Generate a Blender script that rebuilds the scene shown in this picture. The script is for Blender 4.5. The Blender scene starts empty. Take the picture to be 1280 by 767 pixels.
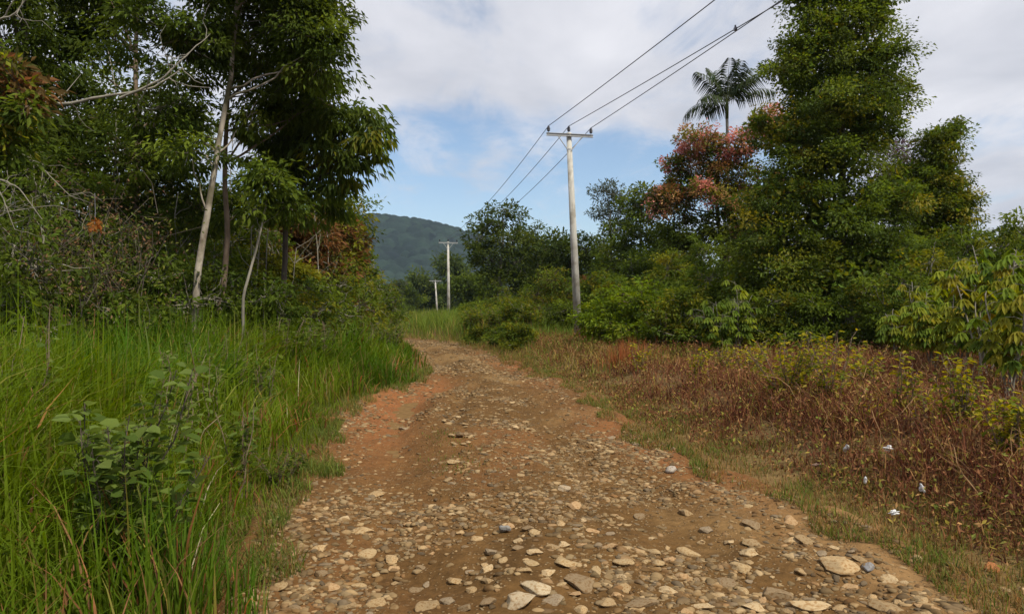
import bpy, math
import numpy as np
from math import radians, pi
rng = np.random.default_rng(7)
sc = bpy.context.scene
COL = sc.collection
F = 924.0; HZ = 388.0; CAMZ = 1.6

# ------------------------------------------------------------------ helpers
def P(px, py, D):
    "point seen at photo pixel (px,py) at depth D metres"
    return np.array([(px-640)/F*D, D, CAMZ-(py-HZ)/F*D])
def nrm(v): return v/np.maximum(np.linalg.norm(v, axis=-1, keepdims=True), 1e-9)
def hash2(ix, iy, s=0):
    h = (ix*374761393 + iy*668265263 + s*974634777) & 0xffffffff
    h = ((h ^ (h >> 13))*1274126177) & 0xffffffff
    return ((h ^ (h >> 16)) & 0xffff)/65535.0
def vnoise(x, y, s=0):
    x = np.asarray(x, float); y = np.asarray(y, float)
    ix = np.floor(x).astype(np.int64); iy = np.floor(y).astype(np.int64)
    fx = x-ix; fy = y-iy; fx = fx*fx*(3-2*fx); fy = fy*fy*(3-2*fy)
    a = hash2(ix, iy, s); b = hash2(ix+1, iy, s); c = hash2(ix, iy+1, s); d = hash2(ix+1, iy+1, s)
    return (a*(1-fx)+b*fx)*(1-fy)+(c*(1-fx)+d*fx)*fy
def fbm(x, y, s=0, o=4):
    v = 0; a = .5; t = 0
    for k in range(o):
        v = v+a*vnoise(x*2**k+k*17.3, y*2**k-k*9.1, s+k); t += a; a *= .5
    return v/t
def sstep(a, b, x):
    t = np.clip((np.asarray(x, float)-a)/(b-a), 0, 1); return t*t*(3-2*t)

def en(y, side=1): return (fbm(np.asarray(y)*1.1+side*31, np.asarray(y)*0+side*3, 61, 3)-.5)*.75

class MB:
    def __init__(s): s.v = []; s.f = []; s.c = []; s.n = 0
    def add(s, v, faces, col=(.5, .5, .5)):
        v = np.asarray(v, float).reshape(-1, 3)
        if not isinstance(faces, (list, tuple)) : faces = [faces]
        for f in faces:
            if len(f): s.f.append(np.asarray(f, np.int64)+s.n)
        c = np.asarray(col, float)
        if c.ndim == 1: c = np.broadcast_to(c, (len(v), 3))
        s.v.append(v); s.c.append(c); s.n += len(v)
    def build(s, name, mat, parent=None, origin=None, smooth=False, kind=None):
        v = np.concatenate(s.v); c = np.concatenate(s.c)
        if origin is not None: v = v-np.asarray(origin)
        lv = np.concatenate([f.ravel() for f in s.f]); lt = np.concatenate([np.full(len(f), f.shape[1]) for f in s.f])
        ls = np.concatenate([[0], np.cumsum(lt)[:-1]])
        me = bpy.data.meshes.new(name)
        me.vertices.add(len(v)); me.vertices.foreach_set('co', v.astype(np.float32).ravel())
        me.loops.add(len(lv)); me.loops.foreach_set('vertex_index', lv.astype(np.int32))
        me.polygons.add(len(lt)); me.polygons.foreach_set('loop_start', ls.astype(np.int32)); me.polygons.foreach_set('loop_total', lt.astype(np.int32))
        me.polygons.foreach_set('use_smooth', np.full(len(lt), smooth))
        me.update(calc_edges=True)
        a = me.attributes.new('Col', 'FLOAT_COLOR', 'POINT')
        a.data.foreach_set('color', np.concatenate([c, np.ones((len(c), 1))], 1).astype(np.float32).ravel())
        me.materials.append(mat)
        o = bpy.data.objects.new(name, me); COL.objects.link(o)
        if parent: o.parent = parent
        if kind: o['kind'] = kind
        if origin is not None and parent is None: o.location = tuple(origin)
        return o

def tag(o, label, cat, group=None, kind=None):
    o['label'] = label; o['category'] = cat
    if group: o['group'] = group
    if kind: o['kind'] = kind
    return o
def empty(name, loc):
    o = bpy.data.objects.new(name, None); COL.objects.link(o); o.location = tuple(loc); o.empty_display_size = .3
    return o
def copy_thing(root, loc, rz=0, scale=1, label=None):
    r = root.copy(); COL.objects.link(r); r.location = tuple(loc); r.rotation_euler = (0, 0, rz); r.scale = (scale,)*3
    if label: r['label'] = label
    for ch in list(root.children):
        c = ch.copy(); COL.objects.link(c); c.parent = r
    return r

def tube(mb, pts, rad, sides=6, col=(.3, .3, .3), cap=True):
    pts = np.asarray(pts, float); n = len(pts); rad = np.broadcast_to(np.asarray(rad, float), (n,))
    t = nrm(np.gradient(pts, axis=0))
    ref = np.where(np.abs(t[:, 2:3]) > .9, np.array([[1., 0, 0]]), np.array([[0, 0, 1.]]))
    if (np.abs(t[:, 2]) > .9).any(): ref = np.tile([[1., 0.13, 0]], (n, 1)) if np.abs(t[:, 0]).max() < .95 else np.tile([[0., 1, 0.1]], (n, 1))
    a = nrm(np.cross(t, ref)); b = np.cross(t, a)
    th = np.arange(sides)/sides*2*pi
    v = pts[:, None]+rad[:, None, None]*(a[:, None]*np.cos(th)[None, :, None]+b[:, None]*np.sin(th)[None, :, None])
    i = np.arange(n-1)[:, None]*sides; j = np.arange(sides)[None]; k = (j+1) % sides
    f = np.stack([i+j, i+k, i+sides+k, i+sides+j], -1).reshape(-1, 4)
    fs = [f]
    if cap: fs += [np.arange(sides)[None][:, ::-1], ((n-1)*sides+np.arange(sides))[None]]
    mb.add(v.reshape(-1, 3), fs, col)
def wob(p0, p1, n, amp, r=None):
    r = r or rng
    t = np.linspace(0, 1, n)[:, None]; p = np.asarray(p0)*(1-t)+np.asarray(p1)*t
    L = np.linalg.norm(np.asarray(p1)-np.asarray(p0))
    w = np.cumsum(r.normal(0, 1, (n, 3)), 0); w -= w[0]; w -= t*w[-1]
    return p+w*amp*L/math.sqrt(n)
def box(mb, c, s, R=None, col=(.5, .5, .5)):
    c = np.asarray(c, float); s = np.asarray(s, float)/2
    v = np.array([[x, y, z] for x in (-1, 1) for y in (-1, 1) for z in (-1, 1)], float)*s
    if R is not None: v = v@np.asarray(R).T
    f = np.array([[0, 1, 3, 2], [4, 6, 7, 5], [0, 4, 5, 1], [2, 3, 7, 6], [0, 2, 6, 4], [1, 5, 7, 3]])
    mb.add(v+c, f, col)

def leafquads(mb, p, ax, nr, L, W, col, fold=.15, droop=.0, six=False):
    n = len(p); L = np.broadcast_to(L, (n,))[:, None]; W = np.broadcast_to(W, (n,))[:, None]
    ax = nrm(ax); side = nrm(np.cross(ax, nr)); nn = np.cross(side, ax)
    dz = np.zeros((n, 3)); dz[:, 2] = -1
    if not six:
        v = np.stack([p, p+ax*L*.45-side*W*.5+nn*W*fold, p+ax*L+dz*L*droop, p+ax*L*.45+side*W*.5+nn*W*fold], 1)
        f = np.arange(n)[:, None]*4+np.arange(4)[None]
        mb.add(v.reshape(-1, 3), f, np.repeat(col, 4, 0))
    else:
        v = np.stack([p, p+ax*L*.25-side*W*.45+nn*W*fold, p+ax*L*.7-side*W*.38+nn*W*fold+dz*L*droop*.5, p+ax*L*.98+dz*L*droop,
                      p+ax*L*.7+side*W*.38+nn*W*fold+dz*L*droop*.5, p+ax*L*.25+side*W*.45+nn*W*fold], 1)
        b = np.arange(n)[:, None]*6
        f = np.concatenate([b+np.array([[0, 1, 2, 3]]), b+np.array([[0, 3, 4, 5]])])
        mb.add(v.reshape(-1, 3), f, np.repeat(col, 6, 0))

def randdir(n, r):
    return nrm(r.normal(size=(n, 3)))

# ------------------------------------------------------------------ materials
def newmat(name):
    m = bpy.data.materials.new(name); m.use_nodes = True; nt = m.node_tree
    return m, nt, nt.nodes['Principled BSDF'], nt.nodes['Material Output']
def foliage_mat(name, transl=.35, rough=.5, spec=.35, nscale=3.0):
    m, nt, b, out = newmat(name); N = nt.nodes; L = nt.links
    a = N.new('ShaderNodeAttribute'); a.attribute_name = 'Col'
    b.inputs['Roughness'].default_value = rough; b.inputs['Specular IOR Level'].default_value = spec
    L.new(a.outputs['Color'], b.inputs['Base Color'])
    t = N.new('ShaderNodeBsdfTranslucent'); hs = N.new('ShaderNodeHueSaturation')
    hs.inputs['Value'].default_value = 1.5; hs.inputs['Saturation'].default_value = 1.1; hs.inputs['Hue'].default_value = .485
    L.new(a.outputs['Color'], hs.inputs['Color']); L.new(hs.outputs['Color'], t.inputs['Color'])
    mx = N.new('ShaderNodeMixShader'); mx.inputs[0].default_value = transl
    L.new(b.outputs[0], mx.inputs[1]); L.new(t.outputs[0], mx.inputs[2]); L.new(mx.outputs[0], out.inputs[0])
    return m
def noise_mat(name, c1, c2, scale=4, rough=.9, bump=.3, dist=.02, detail=6, stretch=(1, 1, 1), usecol=0.0, spec=.3, c3=None, s3=1.0):
    m, nt, b, out = newmat(name); N = nt.nodes; L = nt.links
    tc = N.new('ShaderNodeTexCoord'); mp = N.new('ShaderNodeMapping'); mp.inputs['Scale'].default_value = stretch
    L.new(tc.outputs['Object'], mp.inputs['Vector'])
    n = N.new('ShaderNodeTexNoise'); n.inputs['Scale'].default_value = scale; n.inputs['Detail'].default_value = detail; n.inputs['Roughness'].default_value = .65
    L.new(mp.outputs[0], n.inputs['Vector'])
    r = N.new('ShaderNodeValToRGB'); r.color_ramp.elements[0].position = .32; r.color_ramp.elements[1].position = .68
    r.color_ramp.elements[0].color = (*c1, 1); r.color_ramp.elements[1].color = (*c2, 1)
    L.new(n.outputs['Fac'], r.inputs['Fac']); src = r.outputs['Color']
    if c3 is not None:
        n2 = N.new('ShaderNodeTexNoise'); n2.inputs['Scale'].default_value = s3; n2.inputs['Detail'].default_value = 5
        L.new(tc.outputs['Object'], n2.inputs['Vector'])
        r2 = N.new('ShaderNodeValToRGB'); r2.color_ramp.elements[0].position = .5; r2.color_ramp.elements[1].position = .62
        L.new(n2.outputs['Fac'], r2.inputs['Fac'])
        mx = N.new('ShaderNodeMix'); mx.data_type = 'RGBA'; L.new(r2.outputs['Color'], mx.inputs[0])
        L.new(src, mx.inputs[6]); mx.inputs[7].default_value = (*c3, 1); src = mx.outputs[2]
    if usecol:
        a = N.new('ShaderNodeAttribute'); a.attribute_name = 'Col'
        mx = N.new('ShaderNodeMix'); mx.data_type = 'RGBA'; mx.blend_type = 'MULTIPLY'; mx.inputs[0].default_value = usecol
        L.new(src, mx.inputs[6]); L.new(a.outputs['Color'], mx.inputs[7]); src = mx.outputs[2]
    L.new(src, b.inputs['Base Color'])
    b.inputs['Roughness'].default_value = rough; b.inputs['Specular IOR Level'].default_value = spec
    if bump:
        bp = N.new('ShaderNodeBump'); bp.inputs['Strength'].default_value = bump; bp.inputs['Distance'].default_value = dist
        L.new(n.outputs['Fac'], bp.inputs['Height']); L.new(bp.outputs[0], b.inputs['Normal'])
    return m

M_leaf = foliage_mat('leaf_material', .45, .65, .07)
M_gloss = foliage_mat('glossy_leaf_material', .45, .5, .12)
M_grass = foliage_mat('grass_blade_material', .42, .6, .07)
M_palm = foliage_mat('palm_leaf_material', .12, .6, .1)
M_dry = foliage_mat('dry_scrub_material', .2, .95, .03)
M_bark_pale = noise_mat('pale_mottled_bark', (.14, .11, .085), (.44, .40, .33), 5, .9, .5, .02, 8, (1, 1, .5), c3=(.10, .09, .05), s3=2.2)
M_bark_brown = noise_mat('brown_bark', (.10, .07, .05), (.24, .18, .13), 7, .95, .6, .02, 8, (1, 1, .35))
M_bark_dark = noise_mat('dark_bark', (.045, .035, .028), (.12, .10, .08), 7, .95, .6, .02, 8, (1, 1, .35))
M_bark_grey = noise_mat('grey_bark', (.13, .12, .10), (.31, .29, .24), 7, .95, .4, .01, 8, (1, 1, .35))
M_conc = noise_mat('pole_concrete', (.34, .33, .30), (.58, .57, .53), 7, .9, .3, .005, 10, (2, 2, .18), c3=(.30, .28, .24), s3=1.6)
M_steel = noise_mat('galvanised_steel', (.34, .35, .36), (.5, .51, .52), 20, .45, .05, .001)
M_ins = noise_mat('dark_glazed_porcelain', (.012, .012, .022), (.02, .02, .035), 10, .25, 0, 0, spec=.6)
M_wire = noise_mat('weathered_wire', (.05, .05, .055), (.09, .09, .095), 10, .6, 0, 0)
M_stone = noise_mat('river_stone', (.72, .72, .72), (1, 1, 1), 14, .95, .5, .008, 8, usecol=1.0, spec=.08, c3=(.62, .52, .42), s3=5)
M_plastic = noise_mat('white_plastic_scrap', (.55, .56, .58), (.78, .78, .78), 30, .5, .3, .003)

# ------------------------------------------------------------------ terrain
RY = np.array([-60, -8, 0, 3.9, 5.65, 7, 9.5, 11.2, 13.2, 16, 20.5, 28, 35, 38, 41, 47, 56, 66, 76, 90, 120, 200])
RC = np.array([9, 3.2, 1.5, .68, .32, .08, -.38, -.58, -.62, -.45, -.98, -2.25, -3.7, -4.9, -6.6, -9.4, -11.2, -10.6, -9.6, -9.0, -12, -30])
RW = np.array([2.3, 2.35, 2.3, 2.17, 2.15, 2.07, 1.98, 2.05, 2.0, 1.65, 1.36, 1.35, 1.2, 1.25, 1.4, 1.4, 1.4, 1.5, 1.6, 1.6, 1.5, 1.5])
def xc(y): return np.interp(y, RY, RC)
def hw(y): return np.interp(y, RY, RW)
def lat(x, y): return np.asarray(x)-xc(y)
def ground_h(x, y):
    x = np.asarray(x, float); y = np.asarray(y, float)
    d = np.abs(lat(x, y))-hw(y); side = np.sign(lat(x, y))
    far = sstep(120, 300, np.hypot(x, y))
    h = (fbm(x*.25, y*.25, 3)-.5)*.35*sstep(0, 3, d)*(1-far)
    h = h+np.where(side > 0, .42*sstep(.3, 2.2, d)+.25*sstep(4, 12, d), .12*sstep(.2, 1.5, d)-.1*sstep(2, 6, d))
    h = h+(fbm(x*1.7, y*1.7, 9)-.5)*.07*sstep(-.1, .5, d)
    h = h+.25*sstep(40, 60, y)*(1-far)*sstep(-1, 3, d)
    return h
def road_z(x, y):
    u = lat(x, y)/hw(y)
    h = .015+(fbm(x*.8, y*.5, 21)-.5)*.17+(fbm(x*3.1, y*2.3, 22)-.5)*.10
    h = h-.05*np.exp(-((u+.55)/.16)**2)-.045*np.exp(-((u-.42)/.18)**2)+.04*np.exp(-((u+.05)/.25)**2)
    # eroded gully with a stony lip in the middle distance
    g = np.exp(-((y-12.5)/2.6)**2)
    h = h-.09*g*np.exp(-((u+.62)/.18)**2)+.06*g*np.exp(-((u+.28)/.10)**2)-.10*g*np.exp(-((u+.14)/.07)**2)
    h = h+.06*sstep(.8, 1.08, np.abs(u))
    return h
def gz(x, y):
    "surface height used to stand things on"
    d = np.abs(lat(x, y))-hw(y)
    return np.where(d < 0, road_z(x, y), ground_h(x, y))

def grid_faces(nr, nc):
    i = np.arange(nr-1)[:, None]*nc; j = np.arange(nc-1)[None]
    return np.stack([i+j, i+j+1, i+nc+j+1, i+nc+j], -1).reshape(-1, 4)
def axis_pts(lo, hi, step, far, ratio=1.12):
    a = list(np.arange(lo, hi+1e-6, step)); s = step; x = hi
    while x < far: s *= ratio; x += s; a.append(min(x, far))
    s = step; x = lo
    while x > -far: s *= ratio; x -= s; a.insert(0, max(x, -far))
    return np.array(a)
xs = axis_pts(-16, 18, .22, 2500); ys = axis_pts(-4, 60, .25, 2500)
X, Y = np.meshgrid(xs, ys)
Z = ground_h(X, Y)
Z = Z-.10*(1-sstep(-.35, .02, np.abs(lat(X, Y))-hw(Y)))*(Y < 190)*(Y > -50)
mb = MB()
fbc = fbm(X*.5, Y*.5, 31)[..., None]; fb2 = fbm(X*2.5, Y*2.5, 33)[..., None]
dd = (lat(X, Y))[..., None]; edge = (np.abs(dd)-hw(Y)[..., None])
cg = np.array([.055, .075, .022])*(1-fbc)+np.array([.11, .085, .035])*fbc
cb = np.array([.15, .085, .04])*(1-fb2)+np.array([.10, .06, .03])*fb2
cl = np.array([.06, .05, .025])+fb2*.02
near = sstep(75, 30, Y)[..., None]
c = np.where(dd > 0, cb*near+cg*(1-near), cl*near+cg*(1-near))
soil = np.array([.19, .115, .048])
vg = (sstep(2.2, 1.0, edge)*(dd > 0)*near)*(.5+.5*fb2); c = c*(1-vg)+np.array([.17, .125, .05])*vg
c = c*sstep(-.1, .7, edge)+soil*(1-sstep(-.1, .7, edge))
mb.add(np.stack([X, Y, Z], -1), grid_faces(*X.shape), c.reshape(-1, 3))
M_ground = noise_mat('ground_soil', (.62, .62, .62), (1.15, 1.15, 1.15), 9, .95, .6, .03, 8, usecol=1.0, spec=.05)
mb.build('ground', M_ground, smooth=True, kind='structure')

# road
ry = [-6.0]
while ry[-1] < 150: ry.append(ry[-1]+max(.028, .0065*abs(ry[-1])))
ry = np.array(ry); nu = 150; u = np.linspace(-1.12, 1.12, nu)
U, RYY = np.meshgrid(u, ry); wv = (fbm(RYY*1.3, U*0+np.sign(U)*5, 41)-.5)*.38
RX = xc(RYY)+U*hw(RYY)*(1+wv*np.abs(U)**3*.6)
RZ = road_z(RX, RYY)
RZ = np.where(np.abs(U) > 1.0, np.minimum(RZ, ground_h(RX, RYY)+.03)-.10*sstep(1.02, 1.12, np.abs(U)), RZ)
n1 = fbm(RX*.7, RYY*.35, 51)[..., None]; n2 = fbm(RX*4, RYY*3, 52)[..., None]; n3 = fbm(RX*.45+5, RYY*.22, 53)[..., None]
brown = np.array([.165, .092, .034]); dark = np.array([.085, .049, .019]); sand = np.array([.215, .135, .058]); red = np.array([.235, .100, .040])
cc = brown*(1-n2)+dark*n2
cc = cc*(1-sstep(.55, .72, n1))+sand*sstep(.55, .72, n1)
rm = sstep(.56, .74, n3)*.6
gul = (1.3*np.exp(-((U+.72)/.30)**2)*np.exp(-((RYY-13)/4.5)**2)+np.exp(-((U-.9)/.22)**2)*np.exp(-((RYY-9)/3)**2)*.8+np.exp(-((U-.8)/.3)**2)*np.exp(-((RYY-19)/4)**2)*.8)[..., None]
rm = np.clip(rm*.6+gul, 0, 1); cc = cc*(1-rm)+red*(.8+.4*n2)*rm
sm = np.clip(np.exp(-((U-.86)/.17)**2)*np.exp(-((RYY-4.2)/1.3)**2), 0, 1)[..., None]
cc = cc*(1-sm)+np.array([.26, .16, .072])*sm
mb = MB(); mb.add(np.stack([RX, RYY, RZ], -1), grid_faces(*RX.shape), cc.reshape(-1, 3))
m, nt, b, out = newmat('dirt_road_soil'); N = nt.nodes; L = nt.links
a = N.new('ShaderNodeAttribute'); a.attribute_name = 'Col'; tc = N.new('ShaderNodeTexCoord')
nz = N.new('ShaderNodeTexNoise'); nz.inputs['Scale'].default_value = 16; nz.inputs['Detail'].default_value = 10; nz.inputs['Roughness'].default_value = .7
L.new(tc.outputs['Object'], nz.inputs['Vector'])
vo = N.new('ShaderNodeTexVoronoi'); vo.inputs['Scale'].default_value = 34; L.new(tc.outputs['Object'], vo.inputs['Vector'])
vr = N.new('ShaderNodeValToRGB'); vr.color_ramp.elements[0].position = .18; vr.color_ramp.elements[1].position = .36
vr.color_ramp.elements[0].color = (1, 1, 1, 1); vr.color_ramp.elements[1].color = (0, 0, 0, 1); L.new(vo.outputs['Distance'], vr.inputs['Fac'])
r1 = N.new('ShaderNodeValToRGB'); r1.color_ramp.elements[0].position = .3; r1.color_ramp.elements[0].color = (.6, .58, .56, 1)
r1.color_ramp.elements[1].position = .7; r1.color_ramp.elements[1].color = (1.25, 1.22, 1.18, 1); L.new(nz.outputs['Fac'], r1.inputs['Fac'])
mx = N.new('ShaderNodeMix'); mx.data_type = 'RGBA'; mx.blend_type = 'MULTIPLY'; mx.inputs[0].default_value = 1
L.new(a.outputs['Color'], mx.inputs[6]); L.new(r1.outputs['Color'], mx.inputs[7])
ms = N.new('ShaderNodeMath'); ms.operation = 'MULTIPLY'; L.new(vr.outputs['Color'], ms.inputs[0])
vc = N.new('ShaderNodeSeparateColor'); L.new(vo.outputs['Color'], vc.inputs[0])
gt = N.new('ShaderNodeMath'); gt.operation = 'GREATER_THAN'; gt.inputs[1].default_value = .55; L.new(vc.outputs[0], gt.inputs[0]); L.new(gt.outputs[0], ms.inputs[1])
m2 = N.new('ShaderNodeMix'); m2.data_type = 'RGBA'; L.new(ms.outputs[0], m2.inputs[0]); L.new(mx.outputs[2], m2.inputs[6]); m2.inputs[7].default_value = (.25, .17, .09, 1)
L.new(m2.outputs[2], b.inputs['Base Color']); b.inputs['Roughness'].default_value = .95; b.inputs['Specular IOR Level'].default_value = .06
ad = N.new('ShaderNodeMath'); ad.operation = 'MULTIPLY_ADD'; ad.inputs[1].default_value = .5; L.new(ms.outputs[0], ad.inputs[0]); L.new(nz.outputs['Fac'], ad.inputs[2])
bp = N.new('ShaderNodeBump'); bp.inputs['Strength'].default_value = .8; bp.inputs['Distance'].default_value = .025
L.new(ad.outputs[0], bp.inputs['Height']); L.new(bp.outputs[0], b.inputs['Normal'])
M_road = m
mb.build('road', M_road, smooth=True, kind='structure')

# ------------------------------------------------------------------ stones
def ico(sub):
    t = (1+5**.5)/2
    v = [(-1, t, 0), (1, t, 0), (-1, -t, 0), (1, -t, 0), (0, -1, t), (0, 1, t), (0, -1, -t), (0, 1, -t), (t, 0, -1), (t, 0, 1), (-t, 0, -1), (-t, 0, 1)]
    f = [(0, 11, 5), (0, 5, 1), (0, 1, 7), (0, 7, 10), (0, 10, 11), (1, 5, 9), (5, 11, 4), (11, 10, 2), (10, 7, 6), (7, 1, 8), (3, 9, 4), (3, 4, 2), (3, 2, 6), (3, 6, 8), (3, 8, 9), (4, 9, 5), (2, 4, 11), (6, 2, 10), (8, 6, 7), (9, 8, 1)]
    v = [np.array(x, float)/np.linalg.norm(x) for x in v]
    for _ in range(sub):
        cache = {}; nf = []
        def mid(a, b):
            k = (min(a, b), max(a, b))
            if k not in cache:
                m = v[a]+v[b]; v.append(m/np.linalg.norm(m)); cache[k] = len(v)-1
            return cache[k]
        for a, b_, c_ in f:
            x, y, z = mid(a, b_), mid(b_, c_), mid(c_, a); nf += [(a, x, z), (b_, y, x), (c_, z, y), (x, y, z)]
        f = nf
    return np.array(v), np.array(f)
I0 = ico(1); I2 = ico(3)
def rock_shape(r, base, cuts=9):
    v = base.copy()
    for k in range(cuts+2):      # chop with planes: worn but angular
        n = randdir(1, r)[0]; d = r.uniform(.5, .88); s = v@n-d
        v = v-np.where(s > 0, s*.97, 0)[:, None]*n
    v = v*(1+.08*np.sin(v@r.normal(0, 2.2, 3)+r.uniform(0, 6)))[:, None]
    v[:, 0] *= r.uniform(.85, 1.25); v[:, 2] *= r.uniform(.45, .65)
    return v
srng = np.random.default_rng(11)
scol = [(.46, .33, .18), (.38, .27, .145), (.31, .22, .12), (.48, .36, .21), (.25, .18, .105), (.41, .30, .165), (.29, .225, .15), (.42, .28, .15)]
protos = []
for k in range(16):
    mb = MB(); mb.add(rock_shape(srng, I2[0]), I2[1], scol[k % 8]); me = mb.build('stone', M_stone, smooth=True)
    protos.append(me.data); bpy.data.objects.remove(me)
placed = []; stones = 0
G_ST = 'stones set into the dirt road'
def stone(x, y, w, label='pale rounded stone half buried in the brown dirt road', sink=.42, k=None, rz=None, flat=1.0, tilt=.12, name='stone', group=G_ST, col=None):
    global stones
    k = srng.integers(16) if k is None else k
    me = protos[k]
    if col is not None:
        me = me.copy(); cnt = len(me.vertices)
        me.attributes['Col'].data.foreach_set('color', np.tile([*col, 1.], cnt).astype(np.float32))
    o = bpy.data.objects.new(name, me); COL.objects.link(o)
    s = w/2; zr = s*.55*flat
    o.location = (x, y, float(gz(x, y))+zr*(1-2*sink))
    o.rotation_euler = (srng.normal(0, tilt), srng.normal(0, tilt), srng.uniform(0, 6.28) if rz is None else rz)
    o.scale = (s, s*srng.uniform(.7, 1), s*flat)
    tag(o, label, 'stone', group); placed.append((x, y, w)); stones += 1
    return o
def gpix(px, py):
    "intersection of a pixel's ray with the ground"
    D = CAMZ*F/max(py-HZ, 6)
    for _ in range(8):
        x = (px-640)/F*D; z = float(gz(x, D)); D = (CAMZ-z)*F/max(py-HZ, 6)
    return (px-640)/F*D, D
hand = [(436,758,22),(468,754,31),(458,694,25),(489,700,22),(492,711,17),(572,727,22),(614,690,21),(596,674,18),(590,618,14),(571,637,20),
 (707,703,33),(692,750,27),(520,737,18),(526,709,14),(401,717,17),(609,712,21),(609,726,24),(454,664,40),(637,712,18),(629,700,16),(655,712,18),(684,716,20),
 (829,625,18),(856,641,25),(763,683,24),(779,702,27),(726,729,46),(861,692,23),(937,691,24),(877,677,15),(883,663,19),(904,729,30),(802,755,44),(877,758,28),(940,758,30),
 (853,721,22),(926,738,19),(725,763,20),(759,753,24),(814,690,20),(800,646,18),(989,676,24),(1009,677,28),(1045,707,46),(968,742,46),(1105,760,52),(1000,714,20),
 (1073,699,18),(940,656,27),(938,677,30),(1007,757,56),(1238,739,13),(1256,740,22),(1277,738,16),(780,734,22),(745,714,20),(668,690,20),(690,684,18),(648,676,16),
 (560,752,24),(535,758,30),(610,752,22),(590,738,18),(835,738,26),(660,660,15),(560,600,16),(470,618,18),(430,650,16),(700,655,18),(740,664,22)]
for px, py, w in hand:
    x, D = gpix(px, py); stone(x, D, w/F*D*1.12, flat=.55 if w > 25 else .8)
x, D = gpix(838, 590); stone(x, D, .13, 'loose pale grey cobble sitting proud on the bare dirt, right of centre', sink=.12, name='cobble', group=None, flat=1.1, col=(.42, .38, .33))
x, D = gpix(705, 613); stone(x, D, .12, 'small buff cobble on the road centre with a dark shadowed underside', sink=.15, name='cobble', group=None, flat=1.0, col=(.40, .32, .22))
x, D = gpix(670, 736); stone(x, D, .22, 'large flat pale slab with a cracked corner, near the bottom centre', sink=.3, name='stone_slab', group=None, flat=.6, k=0, col=(.47, .38, .25))
x, D = gpix(648, 754); stone(x, D, .20, 'large rounded buff stone at the bottom edge, left of the flat slab', sink=.3, name='stone', group=None, flat=.7, k=3, col=(.45, .36, .24))
x, D = gpix(1084, 710); stone(x, D, .11, 'blue grey stone at the sandy right wheel track', sink=.3, name='stone', group=None, flat=.7, col=(.25, .25, .26))
x, D = gpix(631, 664); stone(x, D, .09, 'upright slate grey stone among buff ones on the road crown', sink=.15, name='stone', group=None, flat=1.3, col=(.27, .27, .26))
x, D = gpix(1239, 712); stone(x, D, .10, 'orange brown lump of rock in the grass at the right verge', sink=.2, name='rock', group=None, flat=1.0, col=(.40, .17, .07))
x, D = gpix(1020, 586); stone(x, D, .11, 'dull pinkish brown rock in the short verge grass', sink=.1, name='rock', group=None, flat=1.0, col=(.26, .18, .15))
x, D = gpix(575, 545); stone(x, D, .13, 'dark edged rock on the lip of the washed out gully', sink=.1, name='rock', group=None, flat=1.0, col=(.20, .14, .08))
x, D = gpix(566, 528); stone(x, D, .12, 'buff rock above the dark edged one on the gully lip', sink=.2, name='rock', group=None, flat=.9, col=(.30, .24, .16))
for q in range(14):
    x, D = gpix(578+srng.normal(0, 12), 532+srng.normal(0, 16)); stone(x, D, srng.uniform(.07, .13), sink=.25, flat=srng.uniform(.6, 1.0))
for q in range(38):
    px, py = srng.uniform(575, 790), 640+srng.uniform(0, 1)**.8*122
    x, D = gpix(px, py); w = srng.uniform(.05, .12)
    if any((x-a_)**2+(D-b_)**2 < ((w+c_)*.42)**2 for a_, b_, c_ in placed): continue
    stone(x, D, w, sink=srng.uniform(.38, .6), flat=srng.uniform(.55, .85))
# natural scatter of the remaining individual stones
tries = 0
while stones < 300 and tries < 40000:
    tries += 1
    px = srng.uniform(330, 1180); py = 470+300*srng.uniform()**.75
    x, D = gpix(px, py); u_ = float(lat(x, D)/hw(D))
    if abs(u_) > .98: continue
    dens = .15+1.1*float(sstep(.45, .66, fbm(x*.9, D*.7, 77)))+.5*math.exp(-((u_-.05)/.25)**2)+.5*math.exp(-((u_-.7)/.15)**2)
    if u_ > .82 and D < 5.5: continue
    if srng.uniform()*1.8 > dens: continue
    w = srng.lognormal(math.log(.068), .32); w = min(w, .17)
    if D > 8: w *= 1.35
    if any((x-a_)**2+(D-b_)**2 < ((w+c_)*.42)**2 for a_, b_, c_ in placed): continue
    stone(x, D, w, sink=srng.uniform(.3, .55), flat=srng.uniform(.5, .9))
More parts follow.
